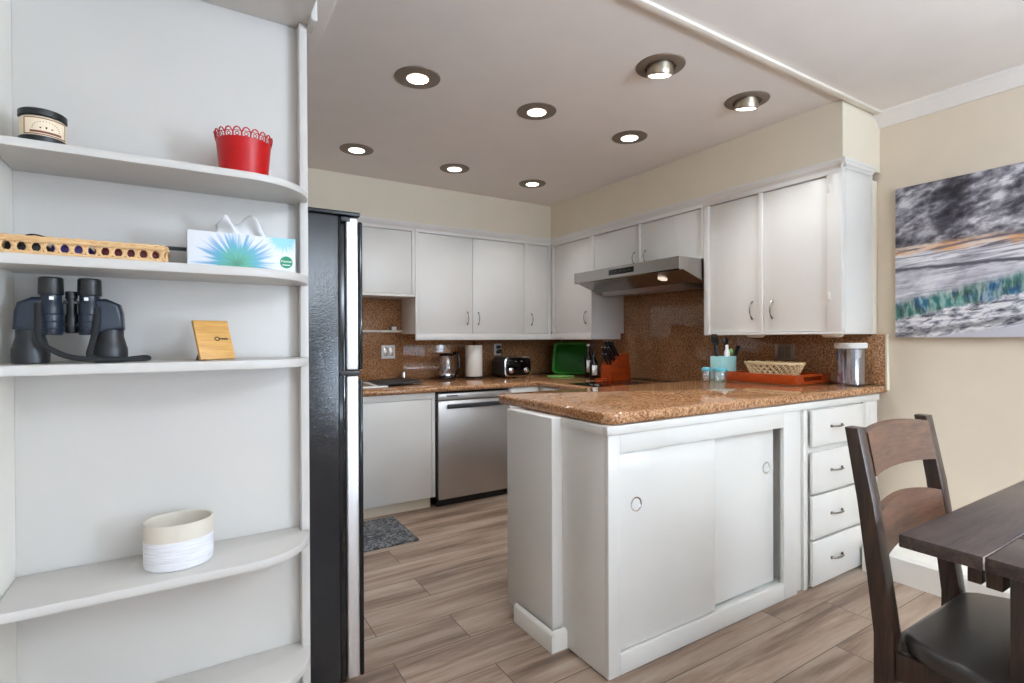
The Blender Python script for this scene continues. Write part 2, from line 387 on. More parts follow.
def tube(bm, pts, r, seg=8, closed=False, flat=None):
    """tube along points; r number or list; flat=(w,h) gives an elliptical strap section"""
    pts = [Vector(p) for p in pts]; n = len(pts); rings = []
    prev = None
    for i, p in enumerate(pts):
        if closed: d = (pts[(i + 1) % n] - pts[i - 1])
        else: d = pts[min(i + 1, n - 1)] - pts[max(i - 1, 0)]
        d.normalize()
        if prev is None:
            t = Z if abs(d.z) < .9 else X
            e1 = (t - d*t.dot(d)).normalized()
        else:
            e1 = (prev - d*prev.dot(d)).normalized()
        prev = e1; e2 = d.cross(e1)
        rr = r[i] if isinstance(r, (list, tuple)) else r
        a, b_ = (flat if flat else (rr, rr))
        rings.append([bm.verts.new(p + e1*(math.cos(2*PI*k/seg)*a) + e2*(math.sin(2*PI*k/seg)*b_)) for k in range(seg)])
    fs = []
    for i in range(n if closed else n - 1):
        A, Bq = rings[i], rings[(i + 1) % n]
        for k in range(seg):
            fs.append(bm.faces.new((A[k], A[(k + 1) % seg], Bq[(k + 1) % seg], Bq[k])))
    if not closed:
        fs.append(bm.faces.new(rings[0][::-1])); fs.append(bm.faces.new(rings[-1]))
    bmesh.ops.recalc_face_normals(bm, faces=fs)
    return bm
def spline(pts, n=8):
    """Catmull-Rom through pts"""
    P = [Vector(p) for p in pts]; P = [P[0]*2 - P[1]] + P + [P[-1]*2 - P[-2]]; out = []
    for i in range(1, len(P) - 2):
        for k in range(n):
            t = k/n; a, b, c, d = P[i - 1:i + 3]
            out.append(.5*((2*b) + (c - a)*t + (2*a - 5*b + 4*c - d)*t*t + (3*b - a - 3*c + d)*t**3))
    out.append(P[-2]); return out
def rrect(x0, x1, y0, y1, r, n=6):
    p = []
    for cx, cy, a0 in ((x1 - r, y1 - r, 0), (x0 + r, y1 - r, 90), (x0 + r, y0 + r, 180), (x1 - r, y0 + r, 270)):
        for k in range(n + 1):
            a = math.radians(a0 + 90*k/n); p.append((cx + math.cos(a)*r, cy + math.sin(a)*r))
    return p
def root_loc(o):
    v = Vector((0, 0, 0))
    while o is not None: v += o.location; o = o.parent
    return v
def obj(name, bm, mat, parent=None, smooth=True, local=False, angle=35):
    """link bm as ONE mesh object; vertices are in world space unless local"""
    if parent is not None and not local:
        bmesh.ops.translate(bm, verts=bm.verts, vec=-root_loc(parent))
    me = bpy.data.meshes.new(name); bm.to_mesh(me); bm.free()
    me.materials.append(MT[mat] if isinstance(mat, str) else mat)
    o = bpy.data.objects.new(name, me); C.objects.link(o)
    if parent is not None: o.parent = parent
    if smooth:
        for p in me.polygons: p.use_smooth = True
        me.set_sharp_from_angle(angle=math.radians(angle))
    return o
def tag(o, label=None, cat=None, group=None, kind=None):
    if label: o['label'] = label
    if cat: o['category'] = cat
    if group: o['group'] = group
    if kind: o['kind'] = kind
    return o
def thing(name, label, cat, loc=(0, 0, 0), rz=0, group=None):
    o = bpy.data.objects.new(name, None); C.objects.link(o); o.empty_display_size = .05
    o.location = loc; o.rotation_euler = (0, 0, rz)
    return tag(o, label, cat, group)
def struct(name, bm, mat, **k):
    return tag(obj(name, bm, mat, **k), kind='structure')
def copy_tree(o, parent=None):
    c = o.copy(); C.objects.link(c)
    if parent is not None: c.parent = parent
    for ch in [q for q in list(C.objects) if q.parent == o]: copy_tree(ch, c)
    return c
def text_mesh(name, body, size, mat, parent, M4, extrude=.0003):
    cu = bpy.data.curves.new(name, 'FONT'); cu.body = body; cu.size = size; cu.align_x = 'CENTER'; cu.align_y = 'CENTER'; cu.extrude = extrude
    o = bpy.data.objects.new(name, cu); C.objects.link(o); dg = bpy.context.evaluated_depsgraph_get()
    me = bpy.data.meshes.new_from_object(o.evaluated_get(dg)); bpy.data.objects.remove(o)
    me.transform(M4); me.materials.clear(); me.materials.append(MT[mat])
    p = bpy.data.objects.new(name, me); C.objects.link(p); p.parent = parent
    return p

# ---------------------------------------------------------------- the room
WX, BY, CZ = 3.347, 4.39, 2.475          # right wall, back wall, ceiling
SX, SY, SZ, SE = 2.938, 4.03, 2.151, 1.426   # soffit faces, underside, near end
LX = -.36
struct('floor', B(-2.7, WX + .1, -7.3, BY + .1, -.05, 0, 0), 'floor')
struct('ceiling', B(-2.7, WX + .1, -7.3, BY + .1, CZ, CZ + .05, 0), 'ceiling')
struct('wall_back', B(LX - .1, WX + .1, BY, BY + .1, 0, CZ, 0), 'soffit')
# right wall with the dining window opening (behind the camera)
struct('wall_right', boxes([(WX, WX + .1, -1.9, BY, 0, CZ), (WX, WX + .1, -7.3, -3.6, 0, CZ), (WX, WX + .1, -3.6, -1.9, 0, .83), (WX, WX + .1, -3.6, -1.9, 2.1, CZ)], 0), 'wall')
struct('wall_left', B(LX - .1, LX, 1.40, BY, 0, CZ, 0), 'trimwhite')  # same white as the shelves, kept lighter in colour to look brighter lit
struct('wall_partition', B(-2.7, LX - .1, 1.40, 1.5, 0, CZ, 0), 'wall')
struct('wall_living', boxes([(-2.7, -2.6, -7.3, -5.1, 0, CZ), (-2.7, -2.6, -2.1, 1.5, 0, CZ), (-2.7, -2.6, -5.1, -2.1, 0, .4), (-2.7, -2.6, -5.1, -2.1, 2.3, CZ)], 0), 'wall')
struct('wall_front', boxes([(-2.6, -2.2, -7.3, -7.2, 0, CZ), (3.1, WX, -7.3, -7.2, 0, CZ), (-2.2, 3.1, -7.3, -7.2, 2.40, CZ)], 0), 'wall')
struct('window_1', boxes([(-2.2, 3.1, -7.28, -7.22, 2.33, 2.40), (-2.2, 3.1, -7.28, -7.22, 0, .09)] + [(x, x + .09, -7.28, -7.22, .09, 2.33) for x in (-2.2, -.46, 1.28, 3.01)]), 'trimwhite')
struct('window_2', boxes([(WX, WX + .05, -3.6, -1.9, 2.03, 2.1), (WX - .03, WX + .05, -3.6, -1.9, .83, .87), (WX, WX + .05, -1.97, -1.9, .87, 2.03), (WX, WX + .05, -3.6, -3.53, .87, 2.03), (WX, WX + .05, -3.53, -1.97, 1.40, 1.48)]), 'trimwhite')
struct('window_3', boxes([(-2.66, -2.6, -5.1, -2.1, 2.24, 2.3), (-2.66, -2.6, -5.1, -2.1, .4, .46), (-2.66, -2.6, -5.1, -5.04, .46, 2.24), (-2.66, -2.6, -2.16, -2.1, .46, 2.24), (-2.66, -2.6, -3.64, -3.56, .46, 2.24)]), 'trimwhite')
# dropped soffit over the wall cabinets
struct('wall_soffit_back', B(LX, SX, SY, BY, SZ, CZ, 0), 'soffit')
struct('wall_soffit_right', B(SX, WX, SE, BY, SZ, CZ, 0), 'soffit')
# ceiling strip, crown on the right wall, trim over the refrigerator
struct('trim_1', B(.55, WX - .065, 1.385, 1.42, CZ - .014, CZ, .004), 'trimcream')
bm = bmesh.new(); prism(bm, [(0, 0), (0, -.075), (-.012, -.075), (-.02, -.06), (-.055, -.02), (-.072, -.012), (-.072, 0)], SE + 7.19, Vector((WX, -7.19, CZ)), (X, Z, Y))
struct('trim_2', bm, 'ceiling')
struct('trim_3', B(.345, .472, 1.76, 2.62, CZ - .018, CZ, .004), 'ceiling')
# crown moulding along the top of the wall cabinets (profile in depth,height)
prof = [(0, 0), (-.022, 0), (-.022, -.012), (-.017, -.018), (-.014, -.028), (-.006, -.034), (0, -.046)]
bm = bmesh.new()
prism(bm, prof, SX - .001 - LX, Vector((LX, SY, SZ + .012)), (Y, Z, X))
struct('trim_4', bm, 'cab')
bm = bmesh.new()
prism(bm, prof, SY - SE + .021, Vector((SX, SE - .021, SZ + .012)), (X, Z, Y))
prism(bm, prof, .335, Vector((SX - .021, SE, SZ + .012)), (Y, Z, X))
struct('trim_5', bm, 'cab')
# thick boxed baseboard along the dining wall
bm = bmesh.new(); prism(bm, [(0, 0), (-.355, 0), (-.355, .118), (-.343, .135), (0, .15)], 7.19 + 1.36, Vector((WX, -7.19, 0)), (X, Z, Y))
struct('baseboard_right', bm, 'trimwhite')

# ---------------------------------------------------------------- hardware helpers
def bow_pull(c, along, out, L=.105, parent=None, name='handle'):
    """arched pull with leaf feet, c on the door face"""
    c = Vector(c); bm = bmesh.new()
    pts = []; rad = []
    for i in range(13):
        t = -1 + 2*i/12
        pts.append(c + along*(t*L/2) + out*(.004 + .024*(1 - abs(t)**2.6)))
        rad.append(.0028 + .0026*(abs(t) > .8) + .0012*(abs(t) < .2))
    tube(bm, pts, rad, 8)
    for s in (-1, 1):
        tube(bm, [c + along*(s*L*.5), c + along*(s*L*.5) + out*.007], .0055, 8)
    return obj(name, bm, 'pull', parent)

def finish_faces(parent): pass

# ---------------------------------------------------------------- wall cabinets, back run
def back_upper(label, x0, x1, z0, opens, rail=True):
    """opens: (left, right, [door spans], [pull x])"""
    t = thing('wall_cabinet', label, 'cabinet', ((x0 + x1)/2, BY - .17, z0), 0, 'wall cabinets on the back wall')
    zt = SZ - .056; zb = z0 + .005
    obj('body', B(x0, x1, SY + .036, BY - .002, z0, SZ - .002, .001), 'cab', t)
    fr = [(x0, x1, SY, SY + .0355, zt, SZ - .002)]
    if not rail: fr.append((x0, x1, SY, SY + .0355, z0, z0 + .02)); zb = z0 + .02
    else: fr.append((x0, x1, SY, SY + .0355, z0, zb))
    xs = [x0]
    for l, r, d, p in opens: xs += [l, r]
    xs.append(x1)
    for k in range(0, len(xs), 2): fr.append((xs[k], xs[k + 1], SY, SY + .0355, zb + .0005, zt - .0005))
    obj('face_frame', boxes(fr, .0012), 'cab', t)
    if rail: obj('light_rail', B(x0, x1, SY - .006, SY + .016, z0 - .052, z0 - .0005, .002), 'cab', t)
    for l, r, d, p in opens:
        for k, (da, db) in enumerate(d):
            q = obj('door', B(da + .002, db - .002, SY + .007, SY + .027, zb + .003, zt - .003, .003), 'cab', t)
            if p[k] is not None: bow_pull((p[k], SY + .007, z0 + .135), Z, -Y, .105, q)
    return t
back_upper('short white wall cabinet over the sink, just right of the refrigerator', LX + .004, 1.573, 1.563, [(LX + .03, .292, [(LX + .03, .292)], [None]), (.318, .954, [(.318, .954)], [None]), (.98, 1.548, [(.98, 1.548)], [None])], rail=False)
back_upper('tall white two-door wall cabinet above the kettle and paper towel', 1.576, 2.655, 1.264, [(1.606, 2.636, [(1.606, 2.102), (2.102, 2.636)], [2.050, 2.155])])
back_upper('narrow white single-door wall cabinet above the toaster, at the back corner', 2.657, 2.937, 1.264, [(2.672, 2.905, [(2.672, 2.905)], [2.715])])

# ---------------------------------------------------------------- wall cabinets, right run (doors face -X)
def right_upper(label, y0, y1, z0, opens, rail, x1=WX - .002, pz=.14, L=.105, hb=None):
    """opens: (near y, far y, pull y)"""
    t = thing('wall_cabinet', label, 'cabinet', ((SX + x1)/2, (y0 + y1)/2, z0), 0, 'wall cabinets on the right wall')
    zt = SZ - .056; zb = z0 + (hb if hb else .010)
    obj('body', B(SX + .036, x1, y0, y1, z0, SZ - .002, .001), 'cab', t)
    fr = [(SX, SX + .0355, y0, y1, zt, SZ - .002), (SX, SX + .0355, y0, y1, z0, zb)]
    ys = [y0]
    for n_, f_, p in opens: ys += [n_, f_]
    ys.append(y1)
    for k in range(0, len(ys), 2): fr.append((SX, SX + .0355, ys[k], ys[k + 1], zb + .0005, zt - .0005))
    obj('face_frame', boxes(fr, .0015), 'cab', t)
    if rail: obj('light_rail', boxes([(SX - .006, SX + .016, y0, y1, z0 - .052, z0 - .0005), (SX + .0165, x1 - .04, y0, y0 + .02, z0 - .052, z0 - .0005)], .002), 'cab', t)
    for n_, f_, p in opens:
        q = obj('door', B(SX + .014, SX + .034, n_ + .002, f_ - .002, zb + .003, zt - .003, .003), 'cab', t)
        if p is not None: bow_pull((SX + .014, p, z0 + pz), Z, -X, L, q)
    return t
right_upper('white corner wall cabinet with one door, above the green tray', 3.448, 4.026, 1.264, [(3.480, 3.99, 3.535)], True, x1=3.315)
right_upper('short white two-door wall cabinet above the range hood', 2.303, 3.446, 1.755, [(2.328, 2.884, 2.835), (2.902, 3.420, 2.95)], False, pz=.085, L=.09)
t = right_upper('large white two-door wall cabinet at the open end, beside the seascape', SE + .004, 2.300, 1.238, [(1.508, 1.882, 1.825), (1.908, 2.262, 1.955)], False, x1=3.27, pz=.15, hb=.013)
obj('filler_strip', B(3.272, WX - .002, SE + .012, SE + .03, 1.238, SZ - .045, .001), 'soffit', t)
for z in (1.42, 2.0): obj('hinge', B(SX - .004, SX + .012, 1.490, 1.506, z, z + .045, .002), 'cab', t)
# puck lights beneath it
for lab, y in (('white puck light under the large wall cabinet, above the woven bowl', 2.02), ('white puck light under the large wall cabinet, above the clear canister', 1.55)):
    p = thing('puck_light', lab, 'light', (3.08, y, 1.238), 0, 'puck lights under the wall cabinet')
    bm = bmesh.new(); lathe(bm, [(.055, -.001), (.056, -.006), (.046, -.016), (.03, -.019), (0, -.019)], (3.08, y, 1.238), 32)
    obj('housing', bm, 'puck', p)

# ---------------------------------------------------------------- range hood
t = thing('range_hood', 'stainless steel under-cabinet range hood with black control strip', 'range hood', (3.0, 2.86, 1.6))
y0, y1 = 2.306, 3.385
bm = bmesh.new(); prism(bm, [(2.70, 1.752), (2.70, 1.672), (2.712, 1.664), (2.74, 1.668), (2.93, 1.605), (2.93, 1.752)], y1 - y0, Vector((0, y0, 0)), (X, Z, Y), .004)
obj('canopy', bm, 'steelY', t)
bm = bmesh.new(); prism(bm, [(2.932, 1.752), (2.932, 1.606), (3.30, 1.606), (3.30, 1.752)], y1 - y0 - .02, Vector((0, y0 + .01, 0)), (X, Z, Y), .003)
obj('shell', bm, 'steelY', t)
bm = bmesh.new(); prism(bm, [(2.96, 1.606), (3.0, 1.575), (3.28, 1.59), (3.28, 1.606)], .86, Vector((0, 2.5, 0)), (X, Z, Y), .002)
obj('filter', bm, 'steel', t)
q = obj('control_strip', B(2.696, 2.7005, 2.71, 2.967, 1.694, 1.734, .003), 'blackgloss', t)
for k in range(5):
    bm = bmesh.new(); lathe(bm, [(.007, 0), (.007, .002), (0, .002)], (2.696, 2.75 + k*.044, 1.714), 12, axis=-X)
    obj('button', bm, 'darkgrey', q)
bm = bmesh.new(); lathe(bm, [(.034, 0), (.034, .004), (.028, .006), (0, .006)], (2.83, 2.56, 1.636), 24, axis=Vector((-.3, 0, -1)))
obj('lamp', bm, 'hoodlens', t)

# ---------------------------------------------------------------- countertops and backsplashes
CB, PT = .872, .952
def counter_slab(bm, pts, z0, z1):
    prism(bm, pts, z1 - z0, Vector((0, 0, z0)), AX_XY, .014, 3)
bm = bmesh.new()
counter_slab(bm, [(-.34, BY - .032), (-.34, 3.49), (2.415, 3.49), (2.415, 2.212), (WX - .032, 2.212), (WX - .032, BY - .032)], CB - .038, CB)
o = obj('countertop', bm, 'granite', None); tag(o, 'brown granite countertop running under the kettle, toaster and knife block', 'countertop')
bm = bmesh.new()
r = .06
pts = [(1.262 + r + r*math.cos(a), 1.385 + r + r*math.sin(a)) for a in [math.radians(180 + 90*k/6) for k in range(7)]]
pts = pts + [(WX - .004, 1.385), (WX - .004, 2.205)] + [(1.262 + r + r*math.cos(a), 2.205 - r + r*math.sin(a)) for a in [math.radians(90 + 90*k/6) for k in range(7)]]
counter_slab(bm, pts, PT - .044, PT)
o = obj('peninsula_countertop', bm, 'granite'); tag(o, 'raised glossy brown granite top of the peninsula with rounded corner', 'countertop')
bm = boxes([(1.588, WX - .033, BY - .03, BY - .002, CB + .001, 1.30), (-.34, 1.587, BY - .03, BY - .002, CB + .001, 1.56)], .001)
o = obj('granite_backsplash', bm, 'granite_wall'); tag(o, 'polished brown granite backsplash along the back wall behind kettle and toaster', 'backsplash')
bm = boxes([(WX - .03, WX - .003, 2.32, BY - .032, CB + .001, 1.604), (WX - .03, WX - .003, 1.388, 2.319, PT + .001, 1.236)], .001)
o = obj('granite_backsplash', bm, 'granite_wall'); tag(o, 'polished brown granite backsplash on the right wall below the range hood', 'backsplash')
struct('trim_6', B(WX - .031, WX - .001, 1.378, 1.387, PT - .03, 1.236, .001), 'soffit')
o = obj('ledge', B(-.3, 1.575, BY - .085, BY - .031, 1.278, 1.298, .004), 'trimcream'); tag(o, 'narrow pale ledge along the backsplash below the short wall cabinet', 'ledge')
o = obj('soap_box', B(1.475, 1.515, 4.312, 4.345, 1.298, 1.328, .003), 'white'); tag(o, 'tiny white box on the narrow pale ledge above the sink', 'box')

# ---------------------------------------------------------------- base cabinets, back run
FY = 3.512
t = thing('base_cabinet', 'white sink base cabinet left of the dishwasher, above the floor mat', 'cabinet', (.6, 3.9, 0), 0, 'base cabinets')
obj('body', B(-.34, 1.518, FY + .012, BY - .002, .075, CB - .04, .001), 'cab', t)
obj('toe_kick', B(-.34, 1.49, FY + .03, FY + .05, 0, .074, .001), 'soffit', t)
obj('face_frame', boxes([(-.34, 1.518, FY, FY + .012, .79, CB - .04), (1.494, 1.518, FY, FY + .012, .076, .789)], .001), 'cab', t)
for a, b in ((.28, .878), (.882, 1.49)):
    obj('door', B(a, b, FY - .004, FY + .011, .078, .786, .003), 'cab', t)
# dishwasher
t = thing('dishwasher', 'stainless steel dishwasher with bar handle under the granite counter', 'dishwasher', (1.83, 3.8, 0))
obj('tub', B(1.524, 2.142, FY + .03, 4.1, .05, CB - .05, .001), 'black', t)
obj('door', B(1.536, 2.138, FY - .022, FY + .028, .052, .768, .004), 'steel', t)
obj('control_panel', B(1.536, 2.138, FY - .022, FY + .028, .774, CB - .052, .003), 'steel', t)
h = obj('handle', B(1.602, 2.085, FY - .045, FY - .030, .712, .744, .005), 'darkgrey', t)
for x in (1.61, 2.055): obj('bracket', B(x, x + .02, FY - .030, FY - .0225, .72, .738, .001), 'steel', h)
obj('badge', B(1.60, 1.69, FY - .0232, FY - .0222, .800, .808, .0003), 'darkgrey', t)
obj('toe_panel', B(1.53, 2.10, FY + .0, FY + .02, .002, .05, .001), 'black', t)
# corner base beside the dishwasher and right run
t = thing('base_cabinet', 'white corner base cabinet between dishwasher and peninsula, mostly hidden', 'cabinet', (2.8, 3.6, 0), 0, 'base cabinets')
obj('body', boxes([(2.148, WX - .035, FY + .012, 4.2, .075, CB - .04), (2.44, WX - .035, 2.22, FY + .011, .075, CB - .04)], .001), 'cab', t)
obj('toe_kick', boxes([(2.148, 2.5, FY + .02, FY + .04, 0, .074)], .001), 'cab', t)
obj('drawer', B(2.158, 2.425, FY - .004, FY + .011, .700, .826, .003), 'cab', t)
obj('door', B(2.158, 2.425, FY - .004, FY + .011, .085, .692, .003), 'cab', t)
obj('drawer', B(2.424, 2.439, 2.24, 3.44, .700, .826, .003), 'cab', t)

# ---------------------------------------------------------------- peninsula cabinet
PY = 1.393
t = thing('peninsula_cabinet', 'white peninsula cabinet with two sliding doors and four drawers', 'cabinet', (2.2, 1.7, 0))
x0, x1 = 1.262, 3.25
# carcass: hollow behind the sliding doors
obj('body', boxes([(x0, x0 + .03, PY + .02, 1.66, .004, PT - .046), (x0 + .03, x1, PY + .1, 1.66, .004, PT - .046), (2.40, 2.445, PY + .02, PY + .1, .004, PT - .046),
                   (2.50, x1, PY + .02, PY + .1, .004, PT - .046), (x0 + .03, 2.40, PY + .02, PY + .1, .81, PT - .046), (x0 + .03, 2.40, PY + .02, PY + .1, .004, .07)], .001), 'cab', t)
obj('end_panel', B(1.212, 2.43, 1.662, 2.003, .04, PT - .046, .006), 'cab', t)
obj('apron', B(x0 - .008, x1, PY - .006, PY + .02, .874, PT - .046, .002), 'cab', t)
obj('apron_return', B(x0 - .008, x0 - .0005, PY + .0205, 1.66, .874, PT - .046, .002), 'cab', t)
obj('face_frame', boxes([(x0, 1.319, PY, PY + .02, .003, .873), (2.342, 2.449, PY, PY + .02, .003, .873), (1.3195, 2.3415, PY, PY + .02, .803, .873), (1.3195, 2.3415, PY, PY + .02, .003, .079),
                         (2.505, 2.54, PY, PY + .02, .003, .873), (3.075, x1 - .09, PY, PY + .02, .003, .873), (2.541, 3.074, PY + .008, PY + .02, .003, .873)], .002), 'cab', t)
obj('filler_strip', B(3.165, x1, PY + .006, PY + .02, .003, .873, .002), 'cab', t)
bm = boxes([(2.4495, 2.5045, PY + .014, PY + .02, .003, .873)], .001); obj('panel', bm, 'cab', t)
for a, b, yy, fx, fz in ((1.322, 1.862, PY + .012, 1.409, .604), (1.80, 2.325, PY + .042, 2.268, .618)):
    d = obj('sliding_door', B(a, b, yy, yy + .015, .082, .800, .002), 'cab', t)
    bm = bmesh.new(); lathe(bm, [(.0215, -.001), (.0275, -.001), (.0275, .0022), (.0240, .0022), (.0215, .0005)], (fx, yy, fz), 28, axis=-Y, closed=True)
    fp = obj('finger_pull', bm, 'chrome', d)
for z0_, z1_ in ((.690, .826), (.463, .664), (.243, .452), (.018, .232)):
    top = z1_ if z1_ < .8 else .868
    d = obj('drawer', B(2.545, 3.068, PY - .021, PY - .0055, z0_, top, .004), 'cab', t)
    c = Vector((2.765, PY - .021, (z0_ + top)/2)); bm = bmesh.new()
    tube(bm, [c - X*.05 - Y*.004, c - X*.03 - Y*.018, c - Y*.022, c + X*.03 - Y*.018, c + X*.05 - Y*.004], [.004, .0045, .005, .0045, .004], 10)
    for s in (-1, 1):
        lathe(bm, [(.011, 0), (.010, .003), (.004, .006), (0, .006)], c + X*s*.05, 14, sx=1, sy=.7, axis=-Y)
    obj('handle', bm, 'pull', d)
bm = bmesh.new()
prism(bm, [(0, 0), (-.016, 0), (-.016, .064), (-.009, .074), (0, .078)], 1.910 - 1.632, Vector((1.203, 1.632, 0)), (X, Z, Y))
bm2 = bm; prism(bm2, [(0, 0), (-.016, 0), (-.016, .064), (-.009, .074), (0, .078)], .064, Vector((1.203, 1.648, 0)), (Y, Z, X))
obj('baseboard', bm2, 'trimwhite', t)

# ---------------------------------------------------------------- built-in shelves at the left
t = thing('bookcase', 'white built-in wall shelves with rounded ends, left of the refrigerator', 'shelves', (0, 1.6, 0))
YP, YF = 1.72, 1.50
obj('back_panel', B(LX + .0003, .29, YP, YP + .02, .0, CZ - .002, .0005), 'shelf', t)
obj('post', B(.290, .313, 1.68, YP + .045, 0, CZ - .002, .0015), 'shelf', t)
def shelf_pts(yf, xr=.3085, yb=YP - .001, r=.18, xl=LX + .002):
    p = [(xl, yb), (xl, yf)]
    yb2 = 1.679
    r = yb2 - yf
    for k in range(13):
        a = math.radians(-90 + 90*k/12); p.append((xr - r + r*math.cos(a), yf + r + r*math.sin(a)))
    return p + [(.2895, 1.679), (.2895, yb)]
for z0_, z1_ in ((1.632, 1.651), (1.382, 1.405), (1.142, 1.165), (.620, .642), (.265, .287)):
    bm = bmesh.new(); prism(bm, shelf_pts(YF), z1_ - z0_, Vector((0, 0, z0_)), AX_XY, .002, 2)
    obj('shelf', bm, 'shelf', t)
pts = [(LX + .002, YP - .001), (LX + .002, 1.28)] + [(.3145 - .2 + .2*math.cos(math.radians(a)), 1.48 + .2*math.sin(math.radians(a))) for a in range(-90, 1, 7)] + [(.3145, 1.679), (.2895, 1.679), (.2895, YP - .001)]
bm = bmesh.new(); prism(bm, pts, CZ - 2.177, Vector((0, 0, 2.175)), AX_XY, .002, 2)
obj('top_cabinet', bm, 'shelf', t)
obj('corner_block', boxes([(.3135, .332, 1.62, 1.70, 2.16, 2.24)], .004), 'shelf', t)

# ---------------------------------------------------------------- refrigerator (doors face +X)
t = thing('refrigerator', 'black-sided top-freezer refrigerator with stainless door edges beside the shelves', 'refrigerator', (.08, 2.15, 0))
y0, y1 = 1.80, 2.52
obj('body', B(LX + .01, .434, y0, y1, .02, 1.637, .006, 3), 'fridgeside', t)
obj('top_cap', B(.30, .505, y0 - .004, y1, 1.6375, 1.652, .005), 'black', t)
obj('gasket', B(.4345, .456, y0 + .012, y1 - .012, .05, 1.632, .002), 'blackgloss', t)
for nm, z0_, z1_ in (('freezer_door', 1.113, 1.634), ('refrigerator_door', .06, 1.094)):
    d = obj(nm, B(.4565, .4985, y0 + .002, y1, z0_, z1_, .006, 3), 'steelZ', t)
    obj('door_front', B(.499, .513, y0 + .002, y1, z0_, z1_ - .012, .005, 3), 'blackgloss', d)
    bm = bmesh.new(); zc = (z1_ - .25) if nm == 'refrigerator_door' else z0_ + .25
    tube(bm, spline([(.513, y1 - .06, zc - .18), (.55, y1 - .06, zc - .15), (.55, y1 - .06, zc + .15), (.513, y1 - .06, zc + .18)], 5), .009, 10)
    obj('handle', bm, 'steelZ', d)
for b_ in ((.436, .506, y0 + .004, y0 + .05, 1.0955, 1.1115), (.44, .47, y0 - .003, y0 + .03, 1.618, 1.633)): obj('hinge', B(*b_, .002), 'darkgrey', t)
for b_ in ((-.3, -.25, y0 + .03, y0 + .08, 0, .02), (.36, .41, y0 + .03, y0 + .08, 0, .02), (.36, .41, y1 - .08, y1 - .03, 0, .02)): obj('foot', B(*b_, .002), 'black', t)

# ---------------------------------------------------------------- recessed ceiling lights
def downlight(x, y, label):
    p = thing('downlight', label, 'light', (x, y, CZ), 0, 'recessed kitchen downlights')
    bm = bmesh.new(); lathe(bm, [(.052, -.002), (.056, -.008), (.09, -.007), (.107, -.004), (.109, -.0005)], (x, y, CZ), 44, closed=False)
    obj('trim_ring', bm, 'ringmetal', p)
    bm = bmesh.new(); lathe(bm, [(.051, -.0085), (.046, -.0098), (.02, -.011), (0, -.011)], (x, y, CZ), 32)
    obj('lens', bm, 'lens', p)
    return p
for x, y, lab in ((.945, 2.375, 'flat round ceiling downlight nearest the top of the bookcase'),
                  (1.645, 2.385, 'flat round ceiling downlight in the middle of the kitchen ceiling'),
                  (2.35, 2.39, 'flat round ceiling downlight nearest the range hood'),
                  (.955, 3.48, 'flat round ceiling downlight just above the top of the refrigerator'),
                  (1.675, 3.495, 'flat round ceiling downlight above the tall two-door cabinet on the back wall'),
                  (2.375, 3.51, 'flat round ceiling downlight nearest the corner where the two soffits meet')):
    downlight(x, y, lab)
def gimbal(x, y, tilt, label):
    p = thing('gimbal_downlight', label, 'light', (x, y, CZ), 0, 'tilting eyeball downlights')
    bm = bmesh.new(); lathe(bm, [(.066, -.001), (.070, -.009), (.095, -.008), (.110, -.004), (.112, -.0005), ], (x, y, CZ), 44)
    obj('trim_ring', bm, 'ringmetal', p)
    d = Vector(tilt).normalized(); c = Vector((x, y, CZ + .0))
    bm = bmesh.new(); lathe(bm, [(.058, -.02), (.060, .02), (.060, .036), (.058, .042), (.054, .044), (.052, .038), (.0, .038)], c, 40, axis=d)
    e = obj('eyeball', bm, 'gimbal', p)
    bm = bmesh.new(); lathe(bm, [(.0515, .0385), (.045, .043), (.02, .047), (0, .047)], c, 32, axis=d)
    obj('lens', bm, 'lens', e)
gimbal(1.861, 1.693, (.12, .22, -1), 'tilting eyeball downlight closer to the bookcase, nickel cylinder')
gimbal(2.522, 1.700, (.12, .22, -1), 'tilting eyeball downlight nearest the large wall cabinet, nickel cylinder')
for i, (x, y) in enumerate(((.945, 2.375), (1.645, 2.385), (2.35, 2.39), (.955, 3.48), (1.675, 3.495), (2.375, 3.51), (1.87, 1.66), (2.53, 1.66))):
    l = bpy.data.lights.new('downlight_beam', 'SPOT'); l.energy = 18; l.color = (.92, .95, .97); l.spot_size = math.radians(125); l.spot_blend = .8; l.shadow_soft_size = .045
    o = bpy.data.objects.new('downlight_beam', l); C.objects.link(o); o.location = (x, y, CZ - (.02 if i < 6 else .09))

# ---------------------------------------------------------------- seascape canvas on the right wall
t = thing('wall_canvas', 'frameless canvas print of storm clouds over a breaking teal wave', 'picture', (WX - .02, 1.336, 1.218))
bm = bmesh.new(); bm_box(bm, -.016, .017, -1.18, 0, 0, .815, .002)
obj('canvas', bm, 'sea', t, local=True)

